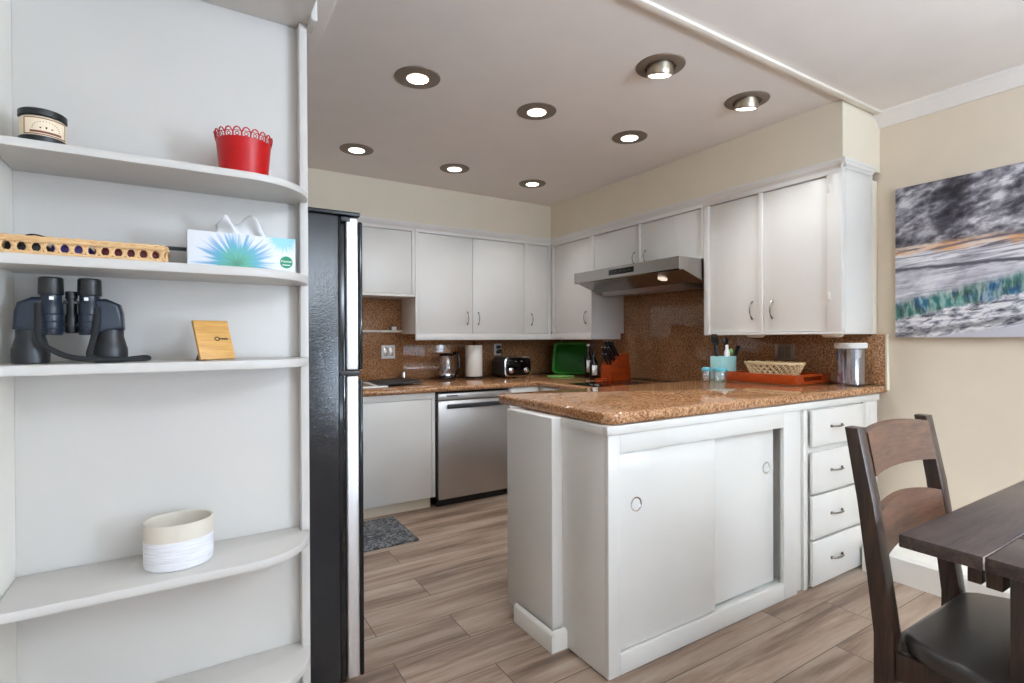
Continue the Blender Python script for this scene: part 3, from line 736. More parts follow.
# ---------------------------------------------------------------- objects on the shelves
# candle jar, top shelf
c = (-.281, 1.595); zs = 1.651
t = thing('candle_jar', 'cream candle jar with black lid and printed label on the highest shelf', 'candle', (c[0], c[1], zs))
bm = bmesh.new(); lathe(bm, [(.039, 0), (.041, .004), (.041, .069), (.038, .072), (0, .072)], (*c, zs), 40); obj('jar', bm, 'creamjar', t)
bm = bmesh.new(); lathe(bm, [(.042, .0725), (.0435, .074), (.0435, .086), (.040, .089), (0, .089)], (*c, zs), 40); obj('lid', bm, 'black', t)
def wrap(bm, r, a0, a1, z0, z1, th=.0006, n=18):
    """curved label patch around the jar (angles in degrees, -90 faces the viewer)"""
    lo = []; 
    for k in range(n + 1):
        a = math.radians(a0 + (a1 - a0)*k/n)
        lo.append([bm.verts.new((c[0] + math.cos(a)*rr, c[1] + math.sin(a)*rr, zz)) for rr, zz in ((r, z0), (r + th, z0), (r + th, z1), (r, z1))])
    fs = []
    for A, Bq in zip(lo, lo[1:]):
        for i in range(4): fs.append(bm.faces.new((A[i], Bq[i], Bq[(i + 1) % 4], A[(i + 1) % 4])))
    fs.append(bm.faces.new(lo[0])); fs.append(bm.faces.new(lo[-1][::-1]))
    bmesh.ops.recalc_face_normals(bm, faces=fs)
AC = -72
bm = bmesh.new(); wrap(bm, .0411, AC - 58, AC + 58, zs + .029, zs + .067); lb = obj('label', bm, 'labelcream', t)
bm = bmesh.new()
for z in (.029, .065): wrap(bm, .0418, AC - 58, AC + 58, zs + z, zs + z + .002, .0002)
for a in (-58, 55): wrap(bm, .0418, AC + a, AC + a + 3, zs + .029, zs + .067, .0002, 3)
wrap(bm, .0418, AC - 40, AC + 40, zs + .033, zs + .038, .0002)
obj('label_border', bm, 'brownink', lb)
bm = bmesh.new()
for k in range(15):
    a = math.radians(180*k/14); wrap(bm, .0418, AC + math.cos(a)*34 - 1.3, AC + math.cos(a)*34 + 1.3, zs + .042 + math.sin(a)*.017, zs + .0433 + math.sin(a)*.017, .0002, 2)
for a_ in (-14, 0, 14): wrap(bm, .0418, AC + a_ - 2, AC + a_ + 2, zs + .043, zs + .046 + (.002 if a_ == 0 else 0), .0002, 2)
obj('lettering', bm, 'blackink', lb)
bm = bmesh.new(); lathe(bm, [(.0412, .0), (.0424, .001), (.0424, .0265), (.0412, .0275)], (*c, zs), 40, closed=False); obj('base_band', bm, 'black', t)

# red lace pot, top shelf
c = (.133, 1.597)
t = thing('red_pot', 'red metal flower pot with pierced lace rim on the highest shelf', 'pot', (*c, zs))
H = .100
bm = bmesh.new(); lathe(bm, [(0, 0), (.056, 0), (.058, .002), (.0675, H), (.0660, H), (.0565, .004), (0, .004)], (*c, zs), 48); obj('bowl', bm, 'red', t)
bm = bmesh.new(); n = 20
for k in range(n):
    a0 = 2*PI*k/n; w = PI/n
    def pt(da, dz): 
        rr = .067 + .0035*(dz/.02); return (c[0] + math.cos(a0 + da)*rr, c[1] + math.sin(a0 + da)*rr, zs + H + dz)
    tube(bm, [pt(-w, -.001), pt(-w*.95, .010), pt(-w*.5, .019), pt(0, .0215), pt(w*.5, .019), pt(w*.95, .010), pt(w, -.001)], .0018, 6)
    tube(bm, [pt(math.cos(q)*w*.42, .005 + math.sin(q)*.0042) for q in [2*PI*i/8 for i in range(8)]], .0012, 5, closed=True)
    tube(bm, [pt(-w*.6, .0115), pt(-w*.2, .013), pt(0, .0105), pt(w*.2, .013), pt(w*.6, .0115)], .0012, 5)
obj('lace_rim', bm, 'red', t)

# woven tray with odds and ends, second shelf
zs = 1.405
t = thing('wicker_basket', 'long low tan wicker basket on the shelf above the binoculars', 'basket', (-.2, 1.6, zs))
bx0, bx1, by0, by1 = -.352, -.045, 1.535, 1.665
bm = bmesh.new()
def rope(z, r, off=0):
    pts = rrect(bx0 - off, bx1 + off, by0 - off, by1 + off, .018, 4); n = len(pts)
    out = []
    for i in range(n):
        a = Vector((*pts[i], z)); b_ = Vector((*pts[(i + 1) % n], z)); m = max(1, int((b_ - a).length/.012))
        for k in range(m): out.append(a.lerp(b_, k/m))
    rad = [r*(1 + .28*(1 if i % 2 else -1)) for i in range(len(out))]
    tube(bm, out, rad, 8, closed=True)
rope(zs + .0055, .0050); rope(zs + .034, .0055, .002); rope(zs + .040, .0042, .001)
def stake(x, y, dx, dy):
    p = Vector((x, y, zs)); d = Vector((dx, dy, 0))
    tube(bm, [p + d*.009 + Z*.005, p + d*.003 + Z*.012, p + Z*.019, p + d*.003 + Z*.026, p + d*.009 + Z*.035], [.0036, .0034, .0046, .0034, .0036], 7)
    tube(bm, [p - d*.009 + Z*.005, p - d*.003 + Z*.012, p + Z*.019, p - d*.003 + Z*.026, p - d*.009 + Z*.035], [.0036, .0034, .0046, .0034, .0036], 7)
nx = 12
for i in range(nx + 1):
    x = bx0 + .008 + (bx1 - bx0 - .016)*i/nx
    stake(x, by0, 1, 0); stake(x, by1, 1, 0)
for j in range(1, 5):
    y = by0 + (by1 - by0)*j/5
    stake(bx0, y, 0, 1); stake(bx1, y, 0, 1)
obj('weave', bm, 'wicker2', t)
obj('bottom', B(bx0 + .004, bx1 - .004, by0 + .004, by1 - .004, zs + .001, zs + .005, .001), 'wicker2', t)
for nm, lab, a, b, m in (('glasses_case', 'black case inside the wicker basket, behind its first openings from the wall', bx0 + .012, -.268, 'black'), ('pouch', 'purple pouch inside the wicker basket, seen through its middle openings', -.262, -.190, 'purple'), ('wallet', 'dark red wallet inside the wicker basket, seen through its openings', -.184, -.060, 'maroon')):
    bm = bmesh.new(); bm_box(bm, a, b, by0 + .014, by1 - .02, zs + .0052, zs + .032, .008, 3); o = obj(nm, bm, m); tag(o, lab, 'case')
bm = bmesh.new(); tube(bm, spline([(-.325, 1.60, zs + .041), (-.30, 1.598, zs + .055), (-.262, 1.595, zs + .046)], 6), .004, 8, flat=(.003, .012))
tube(bm, [(-.265, 1.595, zs + .046), (-.24, 1.6, zs + .036)], .003, 8)
o = obj('sunglasses_arm', bm, 'black'); tag(o, 'black curved spectacle arm sticking up from the wicker basket', 'glasses')
bm = bmesh.new(); bm_box(bm, -.165, .004, 1.612, 1.622, zs + .0465, zs + .0555, .002)
o = obj('black_stick', bm, 'black'); tag(o, 'thin black stick lying across the basket rim towards the tissue box', 'stick')

# tissue box
t = thing('tissue_box', 'flat tissue box printed with a blue and green flower', 'tissue box', (0.0, 1.548, zs), math.radians(1.5))
TL, TW, TH = .256, .118, .092
obj('box', B(0, TL, 0, TW, 0, TH, .0012), 'tissuebox', t, local=True)
obj('slot', (lambda bm: (prism(bm, rrect(.06, .20, .035, .085, .022, 5), .0006, Vector((0, 0, TH)), AX_XY), bm)[1])(bmesh.new()), 'black', t, local=True)
bm = bmesh.new()
rows = []
nu, nv = 22, 9
for i in range(nu + 1):
    u = i/nu; row = []
    for j in range(nv + 1):
        v = j/nv
        hgt = .064*(.40 + .62*math.exp(-((u - .62)/.15)**2) + .46*math.exp(-((u - .20)/.17)**2))*(1 - .8*max(0, (u - .75)/.25))
        x = .066 + u*.130 + .008*math.sin(v*3 + u*5)*v; y = .06 + .018*math.sin(u*11 + v*2.5)*(.35 + v) + .012*(v - .5)
        z = TH + .0008 + hgt*v*(1 - .10*math.sin(u*15))
        row.append(bm.verts.new((x, y, z)))
    rows.append(row)
for A, Bq in zip(rows, rows[1:]):
    for j in range(nv): bm.faces.new((A[j], Bq[j], Bq[j + 1], A[j + 1]))
ts = obj('tissue', bm, 'tissue', t, local=True, angle=80)
sm = ts.modifiers.new('thick', 'SOLIDIFY'); sm.thickness = .0012
bm = bmesh.new(); lathe(bm, [(.0165, 0), (.0165, .0004), (0, .0004)], (.232, -.0002, .026), 32, axis=-Y); lg = obj('logo', bm, 'logogreen', t, local=True)
text_mesh('lettering', 'Kleenex', .0085, 'white', lg, Matrix.Translation((.232, -.0009, .0285)) @ Matrix.Rotation(PI/2, 4, 'X'))
obj('lettering_line', B(.222, .242, -.0011, -.0008, .0175, .0195, 0), 'white', lg, local=True)

# binoculars standing on their objective ends
zs = 1.165
t = thing('binoculars', 'black and blue binoculars standing on end with neck strap', 'binoculars', (-.228, 1.60, zs))
yb = 1.60
for s, xo, xe in ((-1, -.306, -.268), (1, -.160, -.198)):
    bm = bmesh.new(); lathe(bm, [(.0, 0), (.030, 0), (.0335, .002), (.0345, .018), (.0340, .034), (.0325, .038), (.0265, .062), (.0262, .078), (.0, .078)], (xo, yb, zs), 40)
    ob = obj('objective_barrel', bm, 'barrelblack', t)
    bm = bmesh.new(); xi = xe - s*.014
    prism(bm, [(xo + s*.028, .079), (xo + s*.0255, .118), (xo + s*.020, .140), (xo - s*.006, .153), (xe - s*.010, .150), (xe - s*.019, .140), (xe - s*.0195, .072), (xo - s*.018, .068)][::1], .052, Vector((0, yb + .026, zs)), (X, Z, -Y), .010, 4)
    obj('prism_housing', bm, 'bluearmour', t)
    bm = bmesh.new(); lathe(bm, [(0, .066), (.0195, .066), (.0215, .070), (.0215, .138), (.0195, .141), (.0195, .158), (.0, .158)], (xe, yb - .012, zs), 36); 
    tb = obj('eyepiece_tube', bm, 'bluearmour', t)
    bm = bmesh.new(); lathe(bm, [(0, .1585), (.0225, .1585), (.0235, .161), (.0225, .196), (.020, .199), (.016, .198), (.015, .192), (0, .192)], (xe, yb - .012, zs), 36)
    obj('eyecup', bm, 'black', t)
    bm = bmesh.new()
    for k in range(3): lathe(bm, [(.0218, .078 + .017*k), (.0226, .080 + .017*k), (.0218, .082 + .017*k)], (xe, yb - .012, zs), 36, closed=False)
    obj('grip_rib', bm, 'bluearmour', tb)
    bm = bmesh.new(); bm_box(bm, xe - s*.004 - .004, xe - s*.004 + .004, yb - .0335, yb - .0315, zs + .146, zs + .154, .0006); obj('marking', bm, 'white', tb)
bm = bmesh.new(); lathe(bm, [(0, .070), (.010, .070), (.0125, .074), (.0125, .112), (.010, .116), (.010, .150), (.012, .152), (.012, .168), (.0, .170)], (-.233, yb, zs), 20); obj('focus_wheel', bm, 'black', t)
bm = bmesh.new(); bm_box(bm, -.2475, -.2185, yb - .008, yb + .008, zs + .085, zs + .094, .002); bm_box(bm, -.2475, -.2185, yb - .008, yb + .008, zs + .138, zs + .147, .002); obj('hinge', bm, 'darkgrey', t)
bm = bmesh.new()
yv = yb - .036
tube(bm, spline([(-.288, yb - .030, zs + .138), (-.286, yv - .004, zs + .105), (-.284, yv - .008, zs + .055), (-.262, yv - .012, zs + .032), (-.225, yv - .014, zs + .014), (-.175, yv - .012, zs + .0085), (-.11, yv - .004, zs + .0075), (-.085, yv + .008, zs + .0085), (-.083, yv + .012, zs + .013), (-.095, yv + .014, zs + .015), (-.135, yv + .006, zs + .010)], 6), .004, 8, flat=(.0062, .0017))
tube(bm, spline([(-.182, yb - .031, zs + .132), (-.183, yv - .002, zs + .09), (-.190, yv - .004, zs + .05), (-.196, yv - .006, zs + .02), (-.186, yv - .008, zs + .0135)], 6), .004, 8, flat=(.0062, .0017))
obj('strap', bm, 'strap', t)

# bamboo plaque with key mark, leaning back
t = thing('key_plaque', 'small square bamboo plaque with a black key mark, propped upright', 'plaque', (.028, 1.545, zs), math.radians(26))
bm = bmesh.new(); bm_box(bm, 0, .090, 0, .009, 0, .108, .0012)
R_ = Matrix.Rotation(math.radians(-21), 4, 'X'); bmesh.ops.transform(bm, matrix=Matrix.Translation((0, 0, .004)) @ R_, verts=bm.verts)
pl = obj('board', bm, 'bamboo', t, local=True)
bm = bmesh.new(); kx, kz = .052, .056
tube(bm, [(kx + math.cos(q)*.0062, 0, kz + math.sin(q)*.0048) for q in [2*PI*i/14 for i in range(14)]], .0014, 6, closed=True)
bm_box(bm, kx + .006, kx + .028, -.0009, .0006, kz - .0010, kz + .0016, 0); 
for dx in (.012, .018, .024): bm_box(bm, kx + dx, kx + dx + .003, -.0009, .0006, kz - .0034, kz, 0)
bmesh.ops.transform(bm, matrix=Matrix.Translation((0, 0, .004)) @ R_, verts=bm.verts)
obj('key_mark', bm, 'blackink', pl, local=True)
bm = bmesh.new(); prism(bm, [(0.014, .0), (.052, .0), (.019, .045)], .010, Vector((.012, 0, 0)), (Y, Z, X), .001); obj('stand', bm, 'wooddark', t, local=True)

# round ceramic pot
t = thing('ceramic_pot', 'round two-tone ceramic pot, bare clay rim over white glaze', 'pot', (-.022, 1.606, .642))
bm = bmesh.new(); lathe(bm, [(0, 0), (.066, 0), (.071, .003), (.0735, .012), (.0745, .112), (.0725, .1155), (.0690, .1150), (.0670, .110), (.066, .012), (0, .010)], (0, 0, 0), 56, sx=1.05, sy=.90); obj('vessel', bm, 'pot', t, local=True)

# ---------------------------------------------------------------- things on the back counter
zc = CB + .0005
# electric kettle
kx, ky = 1.925, 4.20
t = thing('electric_kettle', 'glass electric kettle with black handle beside the paper towels', 'kettle', (kx, ky, zc))
bm = bmesh.new(); lathe(bm, [(0, 0), (.078, 0), (.080, .006), (.078, .022), (.066, .026), (0, .026)], (kx, ky, zc), 36); obj('base', bm, 'black', t)
bm = bmesh.new(); lathe(bm, [(.072, .027), (.076, .034), (.077, .09), (.070, .16), (.060, .20), (.058, .20), (.068, .16), (.0745, .09), (.073, .036), (0, .034)], (kx, ky, zc), 40); obj('glass_body', bm, 'glass', t)
bm = bmesh.new(); lathe(bm, [(.061, .2005), (.062, .208), (.052, .222), (.02, .229), (0, .229)], (kx, ky, zc), 36); obj('lid', bm, 'blackgloss', t)
bm = bmesh.new(); tube(bm, spline([(kx + .045, ky - .045, zc + .222), (kx + .075, ky - .070, zc + .215), (kx + .082, ky - .080, zc + .12), (kx + .066, ky - .064, zc + .045), (kx + .05, ky - .05, zc + .03)], 6), .014, 10); obj('handle', bm, 'blackgloss', t)
bm = bmesh.new(); lathe(bm, [(.0725, .0265), (.0775, .028), (.0775, .046), (.0765, .048)], (kx, ky, zc), 36, closed=False); obj('band', bm, 'chrome', t)
# paper towels
px_, py_ = 2.165, 4.14
t = thing('paper_towel_holder', 'black paper towel stand holding a full white roll', 'paper towel holder', (px_, py_, zc))
bm = bmesh.new(); lathe(bm, [(0, 0), (.080, 0), (.080, .008), (.070, .013), (.009, .016), (.008, .31), (.011, .315), (.011, .325), (0, .328)], (px_, py_, zc), 32); obj('stand', bm, 'black', t)
t2 = thing('paper_towel_roll', 'white paper towel roll standing on the black holder', 'paper towels', (px_, py_, zc + .017))
bm = bmesh.new(); lathe(bm, [(.020, 0), (.074, 0), (.076, .003), (.076, .272), (.074, .275), (.020, .275)], (px_, py_, zc + .017), 44, closed=True); obj('roll', bm, 'paper', t2)
# toaster
tx0, tx1, ty0, ty1 = 2.375, 2.655, 3.955, 4.205
t = thing('toaster', 'black and chrome four-slice toaster with two knobs', 'toaster', (2.515, 4.08, zc))
bm = bmesh.new(); prism(bm, rrect(tx0 + .004, tx1 - .004, .012, .182, .045, 8), ty1 - ty0 - .02, Vector((0, ty1 - .01, zc)), AX_XZ, .006, 3); obj('body', bm, 'darkgrey', t)
bm = bmesh.new(); prism(bm, rrect(tx0, tx1, .008, .188, .048, 8), .008, Vector((0, ty0 + .0095, zc)), AX_XZ, .003, 2); obj('bezel', bm, 'chrome', t)
bm = bmesh.new(); prism(bm, rrect(tx0 + .012, tx1 - .012, .018, .178, .040, 8), .006, Vector((0, ty0 + .001, zc)), AX_XZ, .002, 2); fp = obj('front_panel', bm, 'blackgloss', t)
for kx_ in (tx0 + .062, tx1 - .058):
    bm = bmesh.new(); lathe(bm, [(.024, 0), (.024, .006), (.019, .009), (.018, .020), (.015, .022), (0, .022)], (kx_, ty0 - .005, zc + .066), 28, axis=-Y); obj('knob', bm, 'chrome', fp)
for x in (tx0 + .098, tx1 - .122): obj('lever', B(x, x + .02, ty0 - .016, ty0 - .0055, zc + .142, zc + .150, .002), 'chrome', fp)
for b_ in ([(tx0 + .06, tx0 + .085, ty0 + .05, ty1 - .04, zc + .1815, zc + .1835), (tx0 + .105, tx0 + .130, ty0 + .05, ty1 - .04, zc + .1815, zc + .1835), (tx0 + .155, tx0 + .18, ty0 + .05, ty1 - .04, zc + .1815, zc + .1835), (tx0 + .20, tx0 + .225, ty0 + .05, ty1 - .04, zc + .1815, zc + .1835)]): obj('slot', B(*b_, .0005), 'black', t)
for x in (tx0 + .04, tx1 - .07):
    for y in (ty0 + .03, ty1 - .06): obj('foot', B(x, x + .03, y, y + .03, zc, zc + .0115, .001), 'black', t)
# outlet with plug, switch plate
t = thing('outlet', 'white wall outlet with a black plug above the toaster', 'outlet', (2.538, BY - .03, 1.118))
obj('plate', B(2.498, 2.578, BY - .038, BY - .0305, 1.062, 1.174, .003), 'white', t)
for z in (1.126, 1.078): obj('socket', B(2.518, 2.558, BY - .0405, BY - .0385, z, z + .032, .002), 'darkgrey', t)
bm = bmesh.new(); bm_box(bm, 2.528, 2.562, BY - .075, BY - .041, 1.085, 1.122, .006); bm_box(bm, 2.53, 2.558, BY - .066, BY - .041, 1.130, 1.154, .005)
tube(bm, spline([(2.552, BY - .07, 1.088), (2.575, BY - .06, 1.03), (2.57, BY - .05, .96), (2.60, BY - .05, .885)], 6), .004, 8)
o = obj('power_plug', bm, 'black'); tag(o, 'black power plug and cord in the outlet behind the toaster', 'plug')
t = thing('switch_plate', 'white double switch plate on the backsplash above the sink', 'switch', (1.455, BY - .03, 1.113))
obj('plate', B(1.395, 1.515, BY - .038, BY - .0305, 1.055, 1.170, .003), 'white', t)
for x in (1.412, 1.462): obj('rocker', B(x, x + .036, BY - .0415, BY - .0385, 1.077, 1.148, .001), 'plate', t)
# sink, mat, air gap
t = thing('sink', 'white sink let into the granite beside the refrigerator', 'sink', (.9, 3.9, CB))
bm = bmesh.new()
prism(bm, rrect(.50, 1.235, 3.66, 4.15, .05, 6), .010, Vector((0, 0, CB + .0005)), AX_XY, .004, 3)
obj('rim', bm, 'white', t)
bm = bmesh.new(); prism(bm, rrect(.56, 1.15, 3.72, 4.09, .06, 6), .001, Vector((0, 0, CB + .0108)), AX_XY); obj('basin', bm, 'plate', t)
bm = bmesh.new(); prism(bm, [(1.17, 3.715), (1.545, 3.775), (1.545, 4.30), (1.21, 4.12)], .010, Vector((0, 0, CB + .0125)), AX_XY, .002)
o = obj('drying_mat', bm, 'darkgrey'); tag(o, 'flat dark grey drying board lying over the edge of the sink', 'mat')
bm = bmesh.new(); lathe(bm, [(.030, 0), (.030, .005), (.021, .008), (.021, .062), (.017, .070), (0, .071)], (1.575, 4.31, zc), 24)
o = obj('air_gap', bm, 'chrome'); tag(o, 'short chrome cylinder standing at the back of the sink', 'sink fitting')

# ---------------------------------------------------------------- things in the far corner and on the right run
# green tray leaning across the corner
t = thing('green_tray', 'dark green rounded plastic tray leaning upright in the counter corner', 'tray', (3.095, 4.0, zc))
d = Vector((.215, -.30, 0)).normalized(); up = (Z*math.cos(math.radians(14)) + d.cross(Z)*(-math.sin(math.radians(14)))).normalized()
nrm = d.cross(up).normalized()
if nrm.dot(Vector((-1, -1, 0))) < 0: nrm = -nrm
up = (Z*math.cos(math.radians(13)) - Vector((nrm.x, nrm.y, 0)).normalized()*math.sin(math.radians(13))).normalized(); nrm = Vector((-up.z*0, 0, 0)) + (d.cross(up)); nrm = nrm if nrm.dot(Vector((-1, -1, 0))) > 0 else -nrm
o0 = Vector((3.000, 4.118, zc + .008))
bm = bmesh.new(); prism(bm, rrect(.03, .335, .02, .290, .04, 6), .004, o0 - nrm*.0, (d, up, nrm), .001); obj('base', bm, 'green', t)
bm = bmesh.new(); loop = rrect(.012, .353, .0, .308, .05, 6)
tube(bm, [o0 + d*a + up*b + nrm*.018 for a, b in loop], .004, 8, closed=True)
loop2 = rrect(.03, .335, .02, .290, .04, 6); n = len(loop); A = [bm.verts.new(o0 + d*a + up*b + nrm*.018) for a, b in loop]; Bq = [bm.verts.new(o0 + d*a + up*b + nrm*.004) for a, b in loop2]
for i in range(n): bm.faces.new((A[i], A[(i + 1) % n], Bq[(i + 1) % n], Bq[i]))
obj('rim', bm, 'greenrim', t)
bm = bmesh.new(); prism(bm, rrect(2.78, 2.98, 3.72, 3.90, .02, 4), .012, Vector((0, 0, zc)), AX_XY, .003)
o = obj('cutting_board', bm, 'palegreen'); tag(o, 'pale green cutting board lying flat before the upright tray', 'cutting board')
# bottles
def bottle(x, y, h, r, label):
    t = thing('bottle', label, 'bottle', (x, y, zc), 0, 'dark bottles by the knife block')
    bm = bmesh.new(); lathe(bm, [(0, 0), (r*.9, 0), (r, .006), (r, h*.58), (r*.85, h*.66), (r*.38, h*.78), (r*.36, h*.93), (0, h*.93)], (x, y, zc), 28); obj('body', bm, 'blackgloss', t)
    bm = bmesh.new(); lathe(bm, [(r*.42, h*.931), (r*.42, h), (0, h)], (x, y, zc), 20); obj('cap', bm, 'white' if h > .27 else 'black', t)
    bm = bmesh.new(); a0 = math.radians(205)
    lo = []
    for k in range(9):
        a = a0 + math.radians(80)*k/8; lo.append((bm.verts.new((x + math.cos(a)*(r + .0008), y + math.sin(a)*(r + .0008), zc + h*.16)), bm.verts.new((x + math.cos(a)*(r + .0008), y + math.sin(a)*(r + .0008), zc + h*.52))))
    for p, q in zip(lo, lo[1:]): bm.faces.new((p[0], q[0], q[1], p[1]))
    l = obj('label', bm, 'white', t); l.modifiers.new('thick', 'SOLIDIFY').thickness = .0008
bottle(3.045, 3.62, .30, .032, 'taller dark glass bottle with white cap beside the green tray')
bottle(2.925, 3.405, .235, .034, 'shorter dark bottle with white label next to the knife block')
# knife block with knives
t = thing('knife_block', 'orange-brown wooden knife block on the counter below the range hood', 'knife block', (3.03, 3.26, zc))
bm = bmesh.new(); prism(bm, [(2.93, 0), (3.16, 0), (3.125, .225), (3.06, .222), (2.93, .112)], .125, Vector((0, 3.325, zc)), AX_XZ, .004, 2); obj('block', bm, 'orangewood', t)
obj('foot', B(2.868, 2.928, 3.24, 3.325, zc, zc + .018, .003), 'orangewood', t)
dirk = Vector((-.55, 0, .83)).normalized(); k = 0
for row in range(3):
    for col in range(3 if row else 2):
        base = Vector((2.955 + .04*row, 3.222 + .038*col, zc + .132 + .034*row))
        tt = thing('knife', 'black riveted knife handle standing in the orange knife block', 'knife', base, 0, 'knives in the block')
        L = .105 + .022*row
        bm = bmesh.new(); tube(bm, [base + dirk*.004, base + dirk*.02, base + dirk*L*.5, base + dirk*L*.9, base + dirk*L], [.008, .010, .011, .012, .009], 8); hd = obj('handle', bm, 'black', tt)
        bm = bmesh.new()
        for s_ in (.3, .55, .8): lathe(bm, [(.0028, .0105), (.0028, .013), (0, .013)], base + dirk*L*s_, 8, axis=-Y)
        lathe(bm, [(.0075, L), (.0075, L + .003), (0, L + .003)], base, 10, axis=dirk)
        obj('rivet', bm, 'chrome', hd)
# cooktop
t = thing('cooktop', 'black glass cooktop set in the counter under the range hood', 'cooktop', (2.78, 2.75, CB))
obj('glass_top', B(2.47, 3.02, 2.36, 3.17, CB + .0005, CB + .006, .002), 'blackgloss', t)
for x, y, r in ((2.62, 2.56, .09), (2.62, 2.96, .075), (2.88, 2.56, .075), (2.88, 2.96, .09)):
    bm = bmesh.new(); lathe(bm, [(r, 0), (r + .003, 0), (r + .003, .0004), (r, .0004)], (x, y, CB + .0062), 36, closed=True)
    obj('burner_ring', bm, 'darkgrey', t)

# ---------------------------------------------------------------- things on the peninsula
zp = PT + .0005
t = thing('utensil_caddy', 'teal metal utensil caddy full of black utensils beside the tray', 'caddy', (2.94, 2.152, zp))
bm = boxes([(2.86, 3.02, 2.114, 2.119, zp, zp + .150), (2.86, 3.02, 2.186, 2.191, zp, zp + .150), (2.86, 2.865, 2.1195, 2.1855, zp, zp + .150), (3.015, 3.02, 2.1195, 2.1855, zp, zp + .150), (2.8655, 3.0145, 2.1195, 2.1855, zp, zp + .005)], .001)
obj('box', bm, 'teal', t)
UT = [('spatula', 'black spatula with broad blade standing in the teal caddy', 2.885, (-.10, .02), 'spatula'), ('ladle', 'black ladle standing in the teal caddy behind the spatula', 2.915, (-.02, .15), 'ladle'),
      ('serving_spoon', 'black spoon standing in the middle of the teal caddy', 2.948, (.05, .0), 'spoon'), ('tongs', 'black-handled tongs leaning out of the teal caddy', 2.985, (.42, -.05), 'tongs')]
for nm, lab, x, (lx, ly), cat in UT:
    p0 = Vector((x, 2.152, zp + .008)); dd = Vector((lx, ly, 1)).normalized(); L = .225
    bm = bmesh.new(); tube(bm, [p0, p0 + dd*L*.6, p0 + dd*L], [.006, .007, .008], 8)
    if nm == 'spatula':
        e = p0 + dd*L; prism(bm, rrect(-.032, .032, 0, .06, .012, 4), .004, e - Y*.002, (X, dd, Y), .001)
    elif nm == 'tongs': tube(bm, [p0 + dd*.06 + X*.01, p0 + dd*L + X*.022], .006, 8)
    else: lathe(bm, [(0, -.028), (.02, -.02), (.028, 0), (.02, .02), (0, .028)], p0 + dd*(L + .012), 16, sy=.45, axis=dd)
    tag(obj(nm, bm, 'black'), lab, cat)
bm = bmesh.new(); lathe(bm, [(.017, .0), (.018, .01), (.018, .17), (.010, .19), (.010, .215), (0, .218)], (2.948, 2.132, zp + .006), 16)
for v in bm.verts: pass
o = obj('squeeze_bottle', bm, 'white'); tag(o, 'slim white plastic bottle standing among the black utensils', 'bottle')
bm = bmesh.new(); lathe(bm, [(0, -.02), (.016, -.014), (.022, 0), (.016, .014), (0, .02)], (2.988, 2.130, zp + .180), 16, sy=.5, axis=Vector((.3, 0, 1))); tube(bm, [(2.984, 2.13, zp + .01), (2.986, 2.13, zp + .165)], .004, 8)
o = obj('scoop', bm, 'palegreen'); tag(o, 'lime green spoon standing in the teal caddy', 'spoon')
for lab, x, y, r, h in (('smaller glass jar with pale teal lid, farther from the tray', 2.735, 2.125, .026, .085), ('wider glass jar with teal lid touching the orange tray corner', 2.775, 2.055, .040, .085)):
    t = thing('jar', lab, 'jar', (x, y, zp), 0, 'teal-lidded jars by the tray')
    bm = bmesh.new(); lathe(bm, [(0, 0), (r*.85, 0), (r*.9, .003), (r, h*.6), (r*.95, h*.72), (r*.92, h*.72), (r*.95, h*.6), (r*.85, .006), (0, .006)], (x, y, zp), 28); obj('glass_body', bm, 'glass', t)
    bm = bmesh.new(); lathe(bm, [(r*1.0, h*.725), (r*1.08, h*.75), (r*1.06, h*.9), (r*.8, h), (0, h*1.03)], (x, y, zp), 28); obj('lid', bm, 'teallid', t)
# serving tray with slotted end handles
t = thing('serving_tray', 'orange-brown wooden serving tray with slotted end handles on the peninsula', 'tray', (3.05, 1.87, zp))
ax, bx, ay, by = 2.88, 3.24, 1.645, 2.095
obj('bottom', B(ax + .012, bx - .012, ay + .012, by - .012, zp, zp + .010, .001), 'orangewood', t)
obj('side', B(ax, ax + .012, ay, by, zp, zp + .055, .003), 'orangewood', t)
obj('side', B(bx - .012, bx, ay, by, zp, zp + .055, .003), 'orangewood', t)
for y in (ay, by - .014):
    obj('end', boxes([(ax + .0125, bx - .0125, y, y + .014, zp, zp + .018), (ax + .0125, ax + .08, y, y + .014, zp + .0185, zp + .055), (bx - .08, bx - .0125, y, y + .014, zp + .0185, zp + .055), (ax + .0805, bx - .0805, y, y + .014, zp + .042, zp + .055)], .002), 'orangewood', t)
# woven bowl
bc = Vector((3.045, 1.875, zp + .0105))
t = thing('woven_bowl', 'oval bowl of open pale wicker weave on the serving tray', 'bowl', bc)
bm = bmesh.new()
def bp(a, h): 
    f = .74 + .36*(h/.10)**.8
    return bc + Vector((math.cos(a)*.098*f, math.sin(a)*.165*f, .004 + h))
n = 26
for k in range(n):
    for s in (-1, 1):
        a0 = 2*PI*k/n
        tube(bm, [bp(a0 + s*.62*h, .098*h) for h in (0, .25, .5, .75, 1)], .0034, 6)
ringp = lambda h, r_: tube(bm, [bp(2*PI*i/72, h) + Z*(.0025*math.sin(i*1.3)) for i in range(72)], r_, 6, closed=True)
ringp(.0, .005); ringp(.096, .0052); ringp(.101, .0042)
obj('weave', bm, 'wicker', t)
bm = bmesh.new(); prism(bm, [(math.cos(2*PI*i/40)*.068, math.sin(2*PI*i/40)*.114) for i in range(40)], .004, bc, AX_XY, .001); obj('bottom', bm, 'wicker', t)
# switch plate on the right backsplash
t = thing('switch_plate', 'brushed metal double switch plate behind the woven bowl', 'switch', (WX - .03, 1.965, 1.125))
obj('plate', B(WX - .038, WX - .0305, 1.900, 2.030, 1.072, 1.180, .002), 'plate', t)
for y in (1.925, 1.972): obj('rocker', B(WX - .042, WX - .0385, y, y + .036, 1.090, 1.162, .001), 'ringmetal', t)
